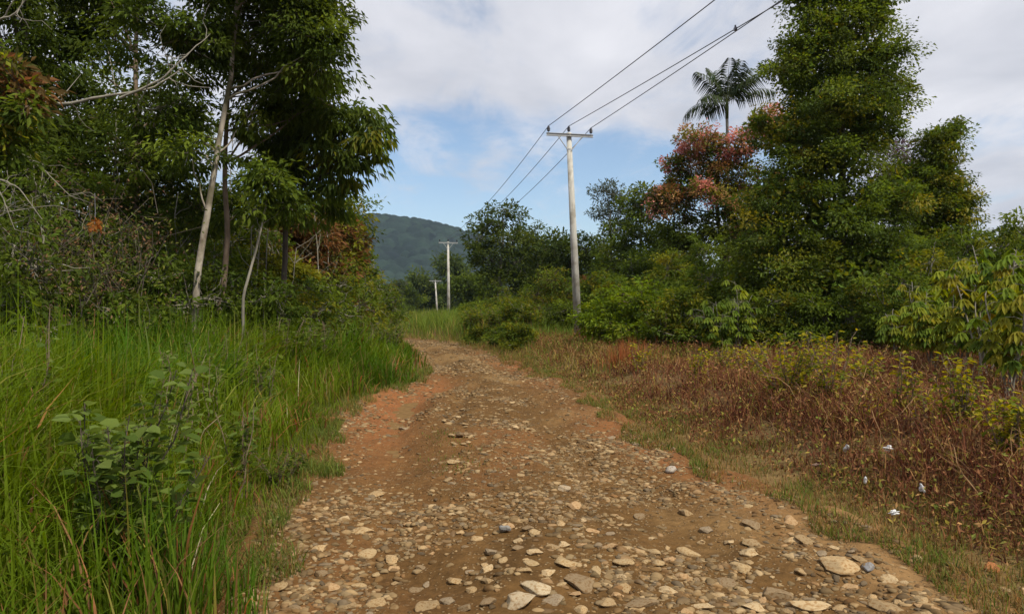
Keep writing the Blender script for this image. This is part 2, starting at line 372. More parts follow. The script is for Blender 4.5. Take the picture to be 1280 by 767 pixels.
# gravel: countless small stones
def gravel(name, n, seed, ylo, yhi, wlo, wmed):
    r = np.random.default_rng(seed)
    y = ylo*(yhi/ylo)**r.uniform(size=n*3)if ylo > 0 else r.uniform(ylo, yhi, n*3)
    uu = r.uniform(-1.02, 1.04, n*3); x = xc(y)+uu*hw(y)
    d = .10+1.5*sstep(.46, .64, fbm(x*.9, y*.7, 77))+.35*np.exp(-((uu-.05)/.3)**2)+.4*np.exp(-((uu-.75)/.15)**2)+.4*np.exp(-((uu+.8)/.12)**2)
    d = d*(1-.9*np.exp(-((uu-.9)/.13)**2)*(y < 6))*(1-.8*np.exp(-((uu+.62)/.2)**2)*np.exp(-((y-12.5)/4)**2))
    keep = r.uniform(size=n*3)*1.9 < d; x = x[keep][:n]; y = y[keep][:n]; n = len(x)
    shapes = [rock_shape(r, I0[0], 7) for _ in range(12)]
    w = np.minimum(r.lognormal(math.log(wmed), .5, n), .085)*(1+np.maximum(y-6, 0)*.03)*.5; w = np.maximum(w, wlo)
    z = gz(x, y); a = r.uniform(0, 6.28, n); mb = MB()
    pal = np.array(scol)*.72*np.array([1, .96, .9])
    for k in range(12):
        i = np.arange(n) % 12 == k; m_ = i.sum(); s = shapes[k][None]*np.stack([w[i], w[i]*r.uniform(.6, 1, m_), w[i]*r.uniform(.6, 1, m_)], -1)[:, None]
        ca, sa = np.cos(a[i])[:, None], np.sin(a[i])[:, None]
        v = np.stack([s[..., 0]*ca-s[..., 1]*sa, s[..., 0]*sa+s[..., 1]*ca, s[..., 2]], -1)
        v = v+np.stack([x[i], y[i], z[i]-w[i]*.0], -1)[:, None]
        f = (I0[1][None]+(np.arange(m_)*len(I0[0]))[:, None, None]).reshape(-1, 3)
        col = pal[r.integers(0, 8, m_)]*r.uniform(.5, 1.15, (m_, 1))
        mb.add(v.reshape(-1, 3), f, np.repeat(col, len(I0[0]), 0))
    o = mb.build(name, M_stone, smooth=True)
    tag(o, 'loose small gravel and chips scattered over the dirt road', 'gravel', kind='stuff')
gravel('gravel', 27000, 5, 2.4, 40, .007, .034)

# ------------------------------------------------------------------ foliage generators
def jitter(base, n, r, dv=.25, dh=.12):
    base = np.asarray(base, float); k = 1+r.normal(0, dv, (n, 1)); c = base*np.clip(k, .45, 1.8)
    c[:, 0] *= 1+r.normal(0, dh, n); c[:, 2] *= 1+r.normal(0, dh, n)
    return np.clip(c, .005, .8)
def palpick(pal, n, r):
    w = np.array([p[3] if len(p) > 3 else 1. for p in pal]); w = w/w.sum()
    return np.array([p[:3] for p in pal])[r.choice(len(pal), n, p=w)]

def crown(mb, tw, lobes, n, L, W, pal, r, clump=.3, droop=0., up=.6, twig_from=None, flat=.6, six=False, per=26, fill=.35, twr=.008, dirbias=0., dv=.2, core=0):
    """lobes: (centre xyz, radii xyz, weight, palette or None). Leaves sit in clumps at twig ends."""
    wt = np.array([l[2]*(l[1][0]*l[1][2]) for l in lobes]); wt = wt/wt.sum()
    for (c, rad, _, lp), w in zip(lobes, wt):
        nl = int(n*w); nc = max(3, nl//per); c = np.asarray(c, float); rad = np.asarray(rad, float)
        d = randdir(nc, r); rr = np.where(r.uniform(size=nc) < fill, r.uniform(.15, .8, nc), r.uniform(.72, 1.08, nc))
        rr = rr*(.82+.4*fbm(d[:, 0]*2.2+c[0], d[:, 2]*2.2+c[2]+d[:, 1], 5))
        cc = c+d*rad*rr[:, None]
        csz = clump*r.uniform(.5, 1.35, nc)
        P_ = palpick(lp or pal, nc, r)*np.clip(1+r.normal(0, dv, (nc, 1)), .5, 1.6)
        idx = r.integers(0, nc, nl)
        off = randdir(nl, r)*(r.uniform(0, 1, (nl, 1))**.55)*np.array([1, 1, flat])*csz[idx][:, None]*1.12
        p = cc[idx]+off
        outd = nrm(off+d[idx]*csz[idx][:, None]*.3+1e-4)
        ax = nrm(outd*1.0+r.normal(0, .45, (nl, 3))+np.array([0, 0, -droop]))
        nr_ = nrm(r.normal(0, .55, (nl, 3))+np.array([0, 0, up])+outd*.25)
        col = jitter([1, 1, 1], nl, r, .16, .07)*P_[idx]
        s = r.uniform(.65, 1.25, nl)
        leafquads(mb, p, ax, nr_, L*s, W*s, col, six=six, droop=droop*.3)
        if core:
            nk = int(core*w); dk = randdir(nk, r)*(r.uniform(0, .72, (nk, 1))**.6)*rad; leafquads(mb, c+dk, randdir(nk, r), nrm(r.normal(0, .5, (nk, 3))+[0, 0, .6]), L*2.4, W*2.6, jitter(palpick(pal, nk, r), nk, r))
        if tw is not None:
            k = min(nc, 46)
            for q in r.choice(nc, k, replace=False):
                st = c+(cc[q]-c)*.0+r.normal(0, .08, 3)*rad
                tube(tw, wob(st, cc[q], 5, .12, r), np.linspace(twr*1.6, twr*.5, 5), 4, cap=False)

def tree(name, label, cat, D, base_px, path, r0, lobes, n, L, W, pal, seed, bark=None, group=None, leafmat=None, limbs=1, depthk=.8, trunk_r1=.35, **kw):
    """path: trunk pixels from the ground up; lobes: (px,py,rx_px,ry_px[,dD,weight,pal])"""
    r = np.random.default_rng(seed); s = D/F
    bx = (base_px-640)*s; bz = float(gz(bx, D))-.05; base = np.array([bx, D, bz])
    root = empty(name, base); tag(root, label, cat, group)
    pts = [base]+[P(x, y, D)+np.array([0, r.normal(0, .06), 0]) for x, y in path]
    pts = np.array(pts)
    t = np.linspace(0, len(pts)-1, 4*len(pts)); i = np.minimum(t.astype(int), len(pts)-2); f = (t-i)[:, None]
    sm = pts[i]*(1-f)+pts[i+1]*f; sm[1:-1] = (sm[:-2]+sm[1:-1]*2+sm[2:])/4
    sm = sm+np.cumsum(r.normal(0, r0*.12, sm.shape), 0)*(np.linspace(0, 1, len(sm))[:, None])
    rads = r0*(1-(1-trunk_r1)*np.linspace(0, 1, len(sm))**.9); rads[0] *= 1.35; rads[1] *= 1.12
    tb = MB(); tube(tb, sm, rads, 9)
    tb.build('trunk', bark or M_bark_brown, root, base, True)
    LB = []
    for l in lobes:
        px, py, rx, ryy = l[:4]; dD = l[4] if len(l) > 4 else 0; w = l[5] if len(l) > 5 else 1; lp = l[6] if len(l) > 6 else None
        c = P(px, py, D)+np.array([0, dD, 0]); LB.append((c, (rx*s, rx*s*depthk, ryy*s), w, lp))
    br = MB()
    for (c, rad, _, _) in LB:
        for q in range(limbs):
            lower = sm[(sm[:, 2] < c[2]-.1*rad[2])]
            if len(lower) < 2: lower = sm[:2]
            st = lower[max(0, len(lower)-1-r.integers(0, max(1, len(lower)//4)))]
            e = c+r.normal(0, .35, 3)*rad if q else c
            ln = np.linalg.norm(e-st); ra = max(r0*.42, .012)*min(1, .4+ln/6)
            mid = st*(.55)+e*.45+np.array([0, 0, -.06*ln]); pp = np.concatenate([wob(st, mid, 4, .08, r), wob(mid, e, 5, .1, r)[1:]])
            tube(br, pp, np.linspace(ra, ra*.3, len(pp)), 6, cap=False)
    cr = MB(); crown(cr, br, LB, n, L, W, pal, r, **kw)
    br.build('branches', bark or M_bark_brown, root, base, True)
    cr.build('crown', leafmat or M_leaf, root, base)
    return root

# palettes (linear albedo)
DG = [(.066, .100, .017, 3), (.090, .126, .020, 2), (.118, .145, .022, 1)]
MG = [(.112, .165, .022, 3), (.148, .200, .026, 2), (.078, .120, .020, 2)]
YG = [(.21, .215, .022, 2), (.160, .180, .022, 2), (.26, .235, .03, 1)]
OR = [(.20, .105, .035, 2), (.15, .10, .035, 2), (.095, .10, .03, 2), (.24, .12, .05, 1)]
RD = [(.66, .30, .23, 3), (.50, .30, .13, 1.5), (.22, .21, .05, 2.5)]
GY = [(.10, .115, .075, 1), (.075, .095, .055, 1)]
PU = [(.13, .085, .095, 2), (.09, .075, .07, 1)]
FG = [(.095, .135, .035, 2), (.12, .155, .035, 1), (.070, .105, .030, 2)]

# ---- left hand trees
tree('mottled_tree', 'leaning tree with pale mottled trunk at the left verge', 'tree', 14, 238,
     [(243, 420), (250, 340), (262, 240), (274, 160), (288, 90), (296, 0), (300, -60)], .08,
     [(225, 45, 75, 60), (330, 20, 80, 60, .5), (250, -60, 100, 55), (360, -60, 90, 60), (190, 130, 55, 40, .3), (300, 130, 42, 28, .6, .5), (390, 50, 45, 55, .2), (240, 190, 36, 26, 0, .6)],
     31000, .125, .05, DG+MG, 101, bark=M_bark_pale, clump=.44, droop=.5, per=120, flat=.5, up=.9, group=None, limbs=2)
tree('twin_stem_tree', 'brown trunked tree standing just right of the pale mottled trunk', 'tree', 15.5, 264,
     [(266, 420), (276, 360), (282, 290), (280, 210), (283, 120), (300, 20), (320, -80)], .08,
     [(350, 95, 60, 50), (385, 20, 50, 50), (300, 60, 60, 45, 1), (330, -40, 100, 50), (408, 130, 32, 40, 0, .8), (400, -40, 40, 40), (285, 262, 36, 20, .2, .5)],
     18000, .125, .05, DG+MG, 102, bark=M_bark_brown, clump=.44, droop=.5, per=120, flat=.5, up=.9, limbs=2)
tree('sapling', 'thin pale crooked sapling right of the two leaning trunks', 'tree', 13, 300,
     [(303, 420), (306, 370), (318, 320), (330, 285), (334, 250)], .035,
     [(335, 225, 30, 22), (350, 255, 20, 16, .3, .7), (316, 262, 14, 12, 0, .5)], 1300, .15, .055, MG, 103, bark=M_bark_grey, clump=.3, droop=.5)
tree('drooping_leaf_tree', 'tree with drooping glossy leaves reaching out over the road', 'tree', 17, 352,
     [(352, 400), (355, 300), (352, 200), (360, 100), (375, 20)], .085,
     [(375, 190, 45, 50), (432, 170, 34, 30, -.5), (470, 190, 28, 20, -1, .9, YG+MG), (425, 215, 46, 26, -.6, 1, YG+MG+MG), (330, 165, 40, 40, .6), (385, 110, 40, 40), (455, 155, 22, 18, -.8, .9, MG), (380, 265, 50, 22, -.3, .9, MG), (484, 178, 14, 14, -1, .9, MG)],
     8500, .20, .062, MG+MG+DG, 104, bark=M_bark_dark, leafmat=M_gloss, clump=.42, droop=.95, limbs=2, flat=.35, per=60, fill=.3)
tree('straight_tree', 'tall straight dark trunked tree seen through the left canopy', 'tree', 17.5, 166,
     [(167, 400), (168, 320), (168, 220), (171, 120), (172, 40), (176, -60)], .10,
     [(90, 60, 65, 60), (130, 0, 60, 50), (215, 105, 38, 26, .3, .6), (75, 160, 70, 60), (175, 200, 65, 40), (230, 255, 55, 45, .5), (130, 260, 60, 50), (60, -40, 90, 50), (200, -50, 80, 40)],
     30000, .15, .06, DG+MG, 105, bark=M_bark_brown, clump=.5, droop=.4, per=110, flat=.5, up=.9, limbs=2)
tree('dark_tree', 'dense dark tree filling the far left edge of the photo', 'tree', 16, 40,
     [(40, 400), (42, 280), (35, 150), (30, 20)], .17,
     [(20, 60, 70, 70), (-30, 200, 90, 80), (60, 240, 70, 60), (20, 330, 90, 60, .4), (110, 330, 60, 55), (10, -40, 90, 50), (-100, 60, 90, 100), (-110, 260, 80, 110)],
     30000, .16, .065, DG+MG, 106, bark=M_bark_dark, clump=.52, droop=.4, per=110, flat=.5, up=.9, limbs=2)
tree('yellowing_tree', 'yellow green tree with orange tinted leaves leaning in at the left edge', 'tree', 9.5, -95,
     [(-92, 380), (-80, 250), (-50, 150), (-20, 100)], .09,
     [(22, 110, 34, 36, 0, 1, YG+OR), (-10, 150, 40, 40, 0, 1, YG+MG), (5, 185, 30, 26, 0, .8, MG), (-50, 90, 45, 50, 0, 1, MG), (48, 140, 18, 16, -.2, .8, MG)],
     4200, .14, .055, YG+MG, 107, clump=.26, droop=.3)
# back row that closes the wood on the left
bk = [(-60, 23, 110, 'far left'), (30, 24, 100, ''), (120, 25, 120, ''), (210, 24, 150, ''), (290, 26, 235, ''), (350, 27, 262, ''), (405, 30, 250, ''), (438, 36, 262, '')]
labs = ['dark bushy tree in the back row, behind the far left tree', 'dark bushy tree in the back row, behind the bare twigs', 'dark bushy tree in the back row, left of the straight trunk', 'dark bushy tree in the back row, between the straight trunk and the mottled trunk',
        'dark bushy tree in the back row, behind the two leaning trunks', 'green bushy tree behind the thin sapling', 'green tree behind the orange tinted shrubs', 'slender green tree at the right end of the left wood, beside the hill']
for k, (px, D, top, _) in enumerate(bk):
    s = F/D; ww = 62 if k < 5 else 40
    if k == 7: ww = 26
    h = 400-top
    lob = [(px+(-1)**q*ww*.35, top+h*(q+.6)/6, ww*(.7+.4*math.sin(q*1.7+k)), h/7+10, (q % 3-1)*.5) for q in range(6)]
    tree('backrow_tree', labs[k], 'tree', D, px, [(px, 380), (px+6, top+h*.5), (px-4, top+20)], .11, lob, 9000 if k < 7 else 5000, .22, .09, (DG if k < 5 else MG+DG+YG), 120+k,
         bark=M_bark_dark, clump=.5, droop=.3, group='bushy trees of the left back row')
# orange / yellow shrubs at the right end of the wood
sh = [(372, 300, 22, 44, 40, OR, 'tall shrub with orange brown leaves behind the sapling'), (418, 296, 24, 34, 34, OR+YG, 'orange tinted shrub next to the slender green tree'),
      (352, 352, 20, 34, 30, YG, 'bright yellow green bush low behind the sapling'), (402, 348, 23, 40, 36, OR+MG, 'brownish green shrub between the yellow bush and the road'),
      (440, 345, 28, 26, 44, MG+YG, 'green shrub below the slender tree on the left side'), (436, 388, 26, 16, 12, [(.20, .085, .045), (.13,.09,.04)], 'low rust red bush by the left edge of the road')]
for k, (px, py, D, rx, ryy, pal, lb) in enumerate(sh):
    tree('shrub', lb, 'shrub', D, px, [(px, 400), (px+3, py+ryy*.3)], .04, [(px-rx*.4, py+ryy*.3, rx*.7, ryy*.6), (px+rx*.4, py, rx*.7, ryy*.7, .3), (px, py-ryy*.5, rx*.6, ryy*.5), (px, py+ryy*.9, rx*.9, ryy*.5)],
         5200, .16, .07, pal, 140+k, clump=.28, droop=.4, bark=M_bark_grey, per=18)
# thin pale stems in the understorey
ur = np.random.default_rng(150)
for k, (px, top, D) in enumerate([(185, 90, 18.5), (215, 120, 19), (128, 60, 17), (322, 170, 18.5), (340, 140, 19.5), (300, 150, 20), (400, 230, 21), (60, 290, 14), (82, 250, 15), (218, 240, 17), (275, 300, 18), (243, 320, 16.5), (310, 300, 17), (362, 310, 19), (100, 300, 15), (128, 320, 16), (198, 310, 19), (232, 330, 18), (338, 330, 20), (372, 330, 21), (395, 285, 23), (412, 290, 22), (452, 330, 30)]):
    b0 = P(px, 400, D); b0[2] = float(gz(b0[0], D))-.05; e = P(px+ur.normal(0, 8), top, D)
    mb = MB(); pp = wob(b0, e, 9, .03, ur); tube(mb, pp, np.linspace(.022, .009, 9), 6)
    for q in range(5):
        a_ = pp[ur.integers(4, 9)]; tube(mb, wob(a_, a_+np.array([ur.normal(0, .5), ur.normal(0, .4), ur.uniform(.2, .8)]), 4, .1, ur), np.linspace(.01, .004, 4), 4, cap=False)
    tag(mb.build('bare_sapling', M_bark_grey, origin=b0, smooth=True), 'thin pale leafless stem in the dark understorey of the left wood', 'sapling', 'thin pale stems in the left understorey')
# dead branchy tree at the left with pale bare limbs
D = 11.5; b0 = P(-45, 400, D); b0[2] = float(gz(b0[0], D))-.05
root = empty('dead_tree', b0); tag(root, 'leafless dead tree reaching pale bare limbs in from the left edge', 'tree')
dr = np.random.default_rng(160); mb = MB(); tk = wob(b0, P(-60, -40, D), 12, .03, dr); tube(mb, tk, np.linspace(.11, .04, 12), 8); mb.build('trunk', M_bark_grey, root, b0, True)
mb = MB()
def limb(pix, r0, D, twigs=4, dl=.5):
    pts = np.array([P(a_, c_, D+dd_) for a_, c_, dd_ in pix]); t = np.linspace(0, len(pts)-1, len(pts)*4); i = np.minimum(t.astype(int), len(pts)-2); f = (t-i)[:, None]
    pts = pts[i]*(1-f)+pts[i+1]*f; pts[1:-1] = (pts[:-2]+2*pts[1:-1]+pts[2:])/4; pts = pts+np.cumsum(dr.normal(0, .008, pts.shape), 0)
    tube(mb, pts, np.linspace(r0, r0*.25, len(pts)), 6, cap=False)
    for q in range(twigs):
        s_ = pts[dr.integers(len(pts)//3, len(pts))]; e = s_+np.array([dr.normal(.15, .35), dr.normal(0, .3), dr.normal(-.05, .35)])*dl*1.6
        tube(mb, wob(s_, e, 5, .15, dr), np.linspace(r0*.3, r0*.1, 5), 4, cap=False)
limb([(-50, 150, 0), (20, 125, -.2), (80, 133, -.3), (140, 118, -.3), (190, 112, -.2), (232, 88, 0)], .035, D, 10)
limb([(150, 122, -.3), (200, 100, -.3), (232, 70, -.2), (262, 40, 0)], .02, D, 5)
limb([(-58, 60, 0), (-10, 30, -.3), (20, 22, -.4), (36, 0, -.4)], .025, D, 6)
limb([(-55, 70, 0), (0, 25, -.3), (12, 8, -.4), (20, -20, -.4)], .018, D, 5)
limb([(-50, 210, 0), (0, 190, -.3), (50, 205, -.3), (90, 245, -.2)], .018, D, 9)
limb([(-50, 250, 0), (0, 225, -.3), (30, 240, -.3), (60, 280, -.3)], .018, D, 8)
limb([(-50, 240, 0), (-10, 215, -.3), (5, 245, -.3), (22, 285, -.3)], .015, D, 6)
limb([(-48, 300, 0), (10, 262, -.3), (70, 255, -.3), (110, 270, -.3)], .012, D, 12)
mb.build('branches', M_bark_grey, root, b0, True)
# brown twiggy thicket
for k, (px, py, D, lb) in enumerate([(70, 330, 12.5, 'tangle of bare brown twigs under the dead tree'), (120, 285, 13.5, 'brown dried thicket in front of the straight dark trunk')]):
    b0 = P(px, 400, D); b0[2] = float(gz(b0[0], D))-.05; mb = MB(); lf = MB(); r = np.random.default_rng(170+k)
    root = empty('dry_thicket', b0); tag(root, lb, 'thicket')
    for q in range(60):
        s_ = b0+np.array([r.normal(0, .35), r.normal(0, .35), 0]); e = P(px+r.normal(0, 55), py+15+r.normal(0, 45), D+r.normal(0, .7))
        pp = wob(s_, e, 9, .3, r); tube(mb, pp, np.linspace(.011, .003, 9), 4, cap=False)
        nl = 60; p = pp[r.integers(3, 9, nl)]+r.normal(0, .16, (nl, 3)); leafquads(lf, p, randdir(nl, r)+[0, 0, -.6], randdir(nl, r), .08, .03, jitter((.14, .09, .05) if q%2 else (.11, .13, .03), nl, r))
    mb.build('stems', M_bark_dark, root, b0); lf.build('dead_leaves', M_dry, root, b0)
# a single orange dead leaf cluster hanging in the left thicket
b0 = P(118, 280, 12); mb = MB(); r = np.random.default_rng(180)
leafquads(mb, b0+r.normal(0, .05, (40, 3)), randdir(40, r)+[0, 0, -1], randdir(40, r), .1, .05, jitter((.38, .17, .05), 40, r)); tube(mb, [b0+[0, 0, .5], b0+[0.01, 0, .2], b0], [.006]*3, 4)
tag(mb.build('dead_leaf_cluster', M_leaf, origin=b0), 'hanging cluster of bright orange dead leaves in the dark left thicket', 'leaves')

# ---- right hand: the big tree
tree('big_tree', 'very tall dense tree on the right side of the road', 'tree', 22, 1053,
     [(1053, 430), (1052, 370), (1048, 300), (1050, 200), (1050, 100), (1048, 0), (1050, -40)], .16,
     [(1050, -50, 50, 45), (1015, -5, 36, 34), (1085, 0, 36, 34), (1040, 45, 60, 42), (1092, 75, 42, 40), (998, 85, 40, 36), (1050, 130, 76, 42), (1105, 125, 30, 26, 0, .8), (1000, 165, 52, 38), (1085, 165, 40, 30), (1030, 205, 70, 34), (970, 245, 45, 30, -.3), (1040, 270, 75, 45),
      (965, 300, 52, 38, -.4), (1110, 245, 42, 36), (1010, 350, 80, 42, -.3), (1100, 330, 65, 48), (940, 360, 44, 36, 0, .8), (1060, 395, 60, 30, .4, .6), (1095, 385, 50, 34, 0, .7), (950, 150, 20, 12, 0, .6), (1100, 20, 20, 14, 0, .7)],
     115000, .105, .055, MG+MG+MG+DG+YG, 201, bark=M_bark_dark, clump=.50, droop=.25, limbs=1, depthk=.95, fill=.25, dv=.28, leafmat=M_gloss, per=150, core=11000, flat=.5, up=1.0)
tree('leaning_tree', 'tree leaning out to the right of the very tall tree, sky beyond it', 'tree', 23.5, 1090,
     [(1092, 430), (1110, 370), (1130, 300), (1155, 230), (1175, 170)], .10,
     [(1178, 178, 26, 20), (1170, 215, 36, 28), (1150, 250, 40, 28), (1192, 265, 30, 24), (1165, 300, 46, 26), (1130, 215, 20, 16, 0, .6), (1150, 345, 50, 30), (1202, 245, 18, 18, 0, .7), (1205, 290, 14, 14, 0, .5), (1195, 160, 12, 10, 0, .8)],
     40000, .105, .052, MG+MG+MG+DG+YG, 202, bark=M_bark_dark, clump=.46, droop=.25, limbs=1, fill=.25, dv=.28, leafmat=M_gloss, per=130, core=3500, flat=.5, up=1.0)
tree('purple_tree', 'sparse purplish grey tree peeping out behind the very tall tree', 'tree', 38, 1118,
     [(1118, 380), (1122, 280), (1125, 200)], .1, [(1120, 195, 34, 18), (1135, 225, 28, 26), (1110, 235, 26, 26)], 5000, .2, .06, PU, 203, bark=M_bark_grey, clump=.4, droop=.1, group=None)
tree('red_leaf_tree', 'tree flushed with red and orange young leaves beside the palm', 'tree', 35, 905,
     [(905, 390), (908, 330), (898, 270), (900, 210), (900, 180)], .15,
     [(868, 178, 22, 20, -.5, 1, RD), (898, 192, 26, 20, 0, 1, MG+RD), (922, 180, 18, 16, -.6, 1, RD), (950, 168, 20, 22, -1, 1.2, RD), (845, 205, 16, 16, 0, 1, RD+MG), (880, 245, 18, 14, -1, 1, RD+YG), (905, 262, 20, 14, -1.2, 1, RD+MG), (960, 240, 18, 16, -1.5, 1, RD), (865, 222, 30, 24, 0, 1, MG+OR+YG), (915, 225, 36, 26, 0, 1, MG+OR+YG), (848, 252, 30, 26, 0, 1, MG+OR+RD), (890, 290, 50, 28, 0, .8, DG), (850, 300, 30, 24, 0, .7, DG), (930, 262, 26, 22, 0, 1, RD+OR+MG), (938, 300, 26, 26, 0, 1, RD+MG), (830, 245, 12, 12, 0, .8, RD+OR)],
     44000, .16, .075, MG, 204, bark=M_bark_dark, clump=.42, droop=.15, limbs=1, fill=.25, flat=.7, up=.7, per=80)
tree('orange_tip_tree', 'green tree with orange tips standing left of the red leafed tree', 'tree', 44, 800,
     [(800, 390), (800, 320), (803, 260)], .12,
     [(800, 255, 28, 20, 0, 1, MG+DG), (822, 262, 18, 18, 0, 1, RD+OR), (790, 290, 30, 24, 0, 1, DG+MG), (820, 305, 30, 26, 0, 1, DG), (775, 330, 24, 26, 0, 1, DG), (808, 235, 14, 8, 0, .8, DG), (835, 330, 26, 20, 0, 1, DG)],
     8500, .24, .11, MG, 205, bark=M_bark_grey, clump=.45, droop=.2)
tree('grey_leaf_tree', 'hazy grey leafed tree with thin open crown against the sky', 'tree', 56, 765,
     [(765, 390), (763, 320), (762, 260)], .13, [(760, 240, 22, 12), (775, 262, 18, 18), (748, 262, 12, 12), (768, 290, 18, 16)], 3400, .26, .09, GY, 206, bark=M_bark_grey, clump=.5, droop=.1)
tree('tall_far_tree', 'tallest dark tree in the centre distance, its open crown against the sky', 'tree', 60, 622,
     [(622, 395), (624, 340), (628, 300), (626, 268)], .17,
     [(630, 262, 20, 9), (612, 280, 22, 14), (648, 275, 10, 12, 0, .7), (602, 298, 22, 16), (636, 300, 26, 18), (612, 325, 28, 18), (645, 330, 22, 20), (600, 322, 12, 14), (625, 355, 30, 20)],
     9500, .30, .13, FG+DG, 207, bark=M_bark_grey, clump=.55, droop=.1, fill=.25)
for k, (px, top, D, w, pal, lb) in enumerate([
    (680, 284, 64, 30, FG+DG, 'dark tree between the tall far tree and the near pole'), (712, 296, 60, 28, DG+FG, 'dark round tree behind the near pole'), (745, 300, 58, 24, DG, 'dark tree just right of the near pole'),
    (575, 322, 140, 24, FG, 'green tree behind the second pole'), (655, 318, 66, 26, FG, 'green tree filling the gap right of the tall far tree'), (535, 342, 150, 22, FG, 'small green tree behind the third pole'),
    (778, 305, 50, 36, FG+MG, 'green tree filling the wall between the grey leafed tree and the orange tipped one'), (828, 318, 43, 34, MG+FG, 'light green tree under the left side of the red leafed tree'),
    (858, 302, 48, 40, MG, 'light green tree below the orange tipped one'), (592, 350, 86, 18, MG+FG, 'bushy light green tree in front of the tall far tree'),
    (1240, 335, 34, 60, DG, 'dark tree at the right edge behind the big leafed plants'), (1170, 350, 30, 50, DG+MG, 'dark tree behind the leaning tree on the right'), (1330, 330, 32, 60, DG, 'dark tree mostly outside the right edge'),
    (955, 390, 27, 46, DG+MG, 'dark thick bush left of the big trunk'), (1010, 400, 26, 40, DG, 'dark thick bush just left of the big trunk base'), (1110, 405, 26, 44, DG, 'dark thick bush just right of the big trunk base')]):
    h = 405-top; lob = [(px+((q*37) % 5-2)*w*.28, top+h*(q+.7)/5.2, w*(.62+.3*math.sin(q*2.1+k)), h/6.5+3, (q % 3-1)*.8) for q in range(5)]
    tree('broadleaf_tree', lb, 'tree', D, px, [(px, 392), (px+3, top+h*.5), (px, top+h*.2)], .11, lob, 6500 if D > 40 else 8500, .0052*D if D > 40 else .16, .0024*D if D > 40 else .075, pal, 220+k, bark=M_bark_grey if k % 2 else M_bark_brown, clump=.012*D if D > 40 else .36, droop=.25, fill=.25)
# bushes along the right side
for k, (px, py, D, rx, ryy, pal, lb, L_) in enumerate([
    (690, 362, 44, 38, 34, YG+MG, 'light yellow green bush left of the near pole', .16), (738, 362, 42, 14, 18, OR+[(.28, .12, .05)], 'small orange leafed bush right of the near pole', .14),
    (800, 388, 24, 72, 38, [(.17, .24, .022, 3), (.12, .185, .02, 2), (.24, .29, .03, 1)], 'wide bright green spreading bush behind the dry scrub', .15), (850, 335, 34, 26, 26, YG+GY, 'pale yellowish twiggy bush under the red leafed tree', .14),
    (752, 412, 33, 22, 22, MG, 'low green bush behind the foot of the near pole', .13), (880, 400, 24, 40, 30, MG+DG, 'green bush right of the wide bright bush', .15), (680, 412, 38, 20, 18, MG+YG, 'dark green low bush left of the near pole foot', .14),
    (583, 408, 57, 20, 9, YG+MG, 'small light green bush at the far bend, right of the second pole', .17), (612, 412, 47, 24, 14, MG+YG, 'rounded yellow green bush in the middle of the bushes after the far bend', .16), (640, 420, 38, 22, 13, MG+DG, 'dark green knee high bush beside the road halfway to the near pole', .14),
    (655, 420, 36, 20, 12, YG+MG, 'light green bush in the meadow grass just before the near pole', .13), (630, 398, 56, 36, 16, MG+YG, 'wide low green bush in front of the tall far tree', .18), (760, 425, 28, 26, 18, MG+YG, 'light green bush behind the rust coloured tufts', .12), (795, 432, 23, 24, 14, MG, 'small green bush at the left end of the dark tree wall', .11),
    (605, 408, 46, 26, 16, MG+DG, 'low dark bush beside the far bend of the road', .15), (650, 400, 44, 28, 18, YG+MG, 'yellow green low bush right of the far bend', .15)]):
    tree('bush', lb, 'bush', D, px, [(px, 415), (px+3, py+ryy*.2)], .04, [(px-rx*.5, py+ryy*.25, rx*.55, ryy*.6, .3), (px+rx*.45, py+ryy*.15, rx*.6, ryy*.65, .2), (px, py-ryy*.35, rx*.6, ryy*.5), (px-rx*.2, py+ryy*.7, rx*.8, ryy*.5, -.4), (px+rx*.6, py+ryy*.7, rx*.5, ryy*.5, -.5)],
         6500 if rx < 60 else 15000, L_, L_*.45, pal, 260+k, clump=.012*D if D > 30 else .28, droop=.3, flat=.45, up=1.0)

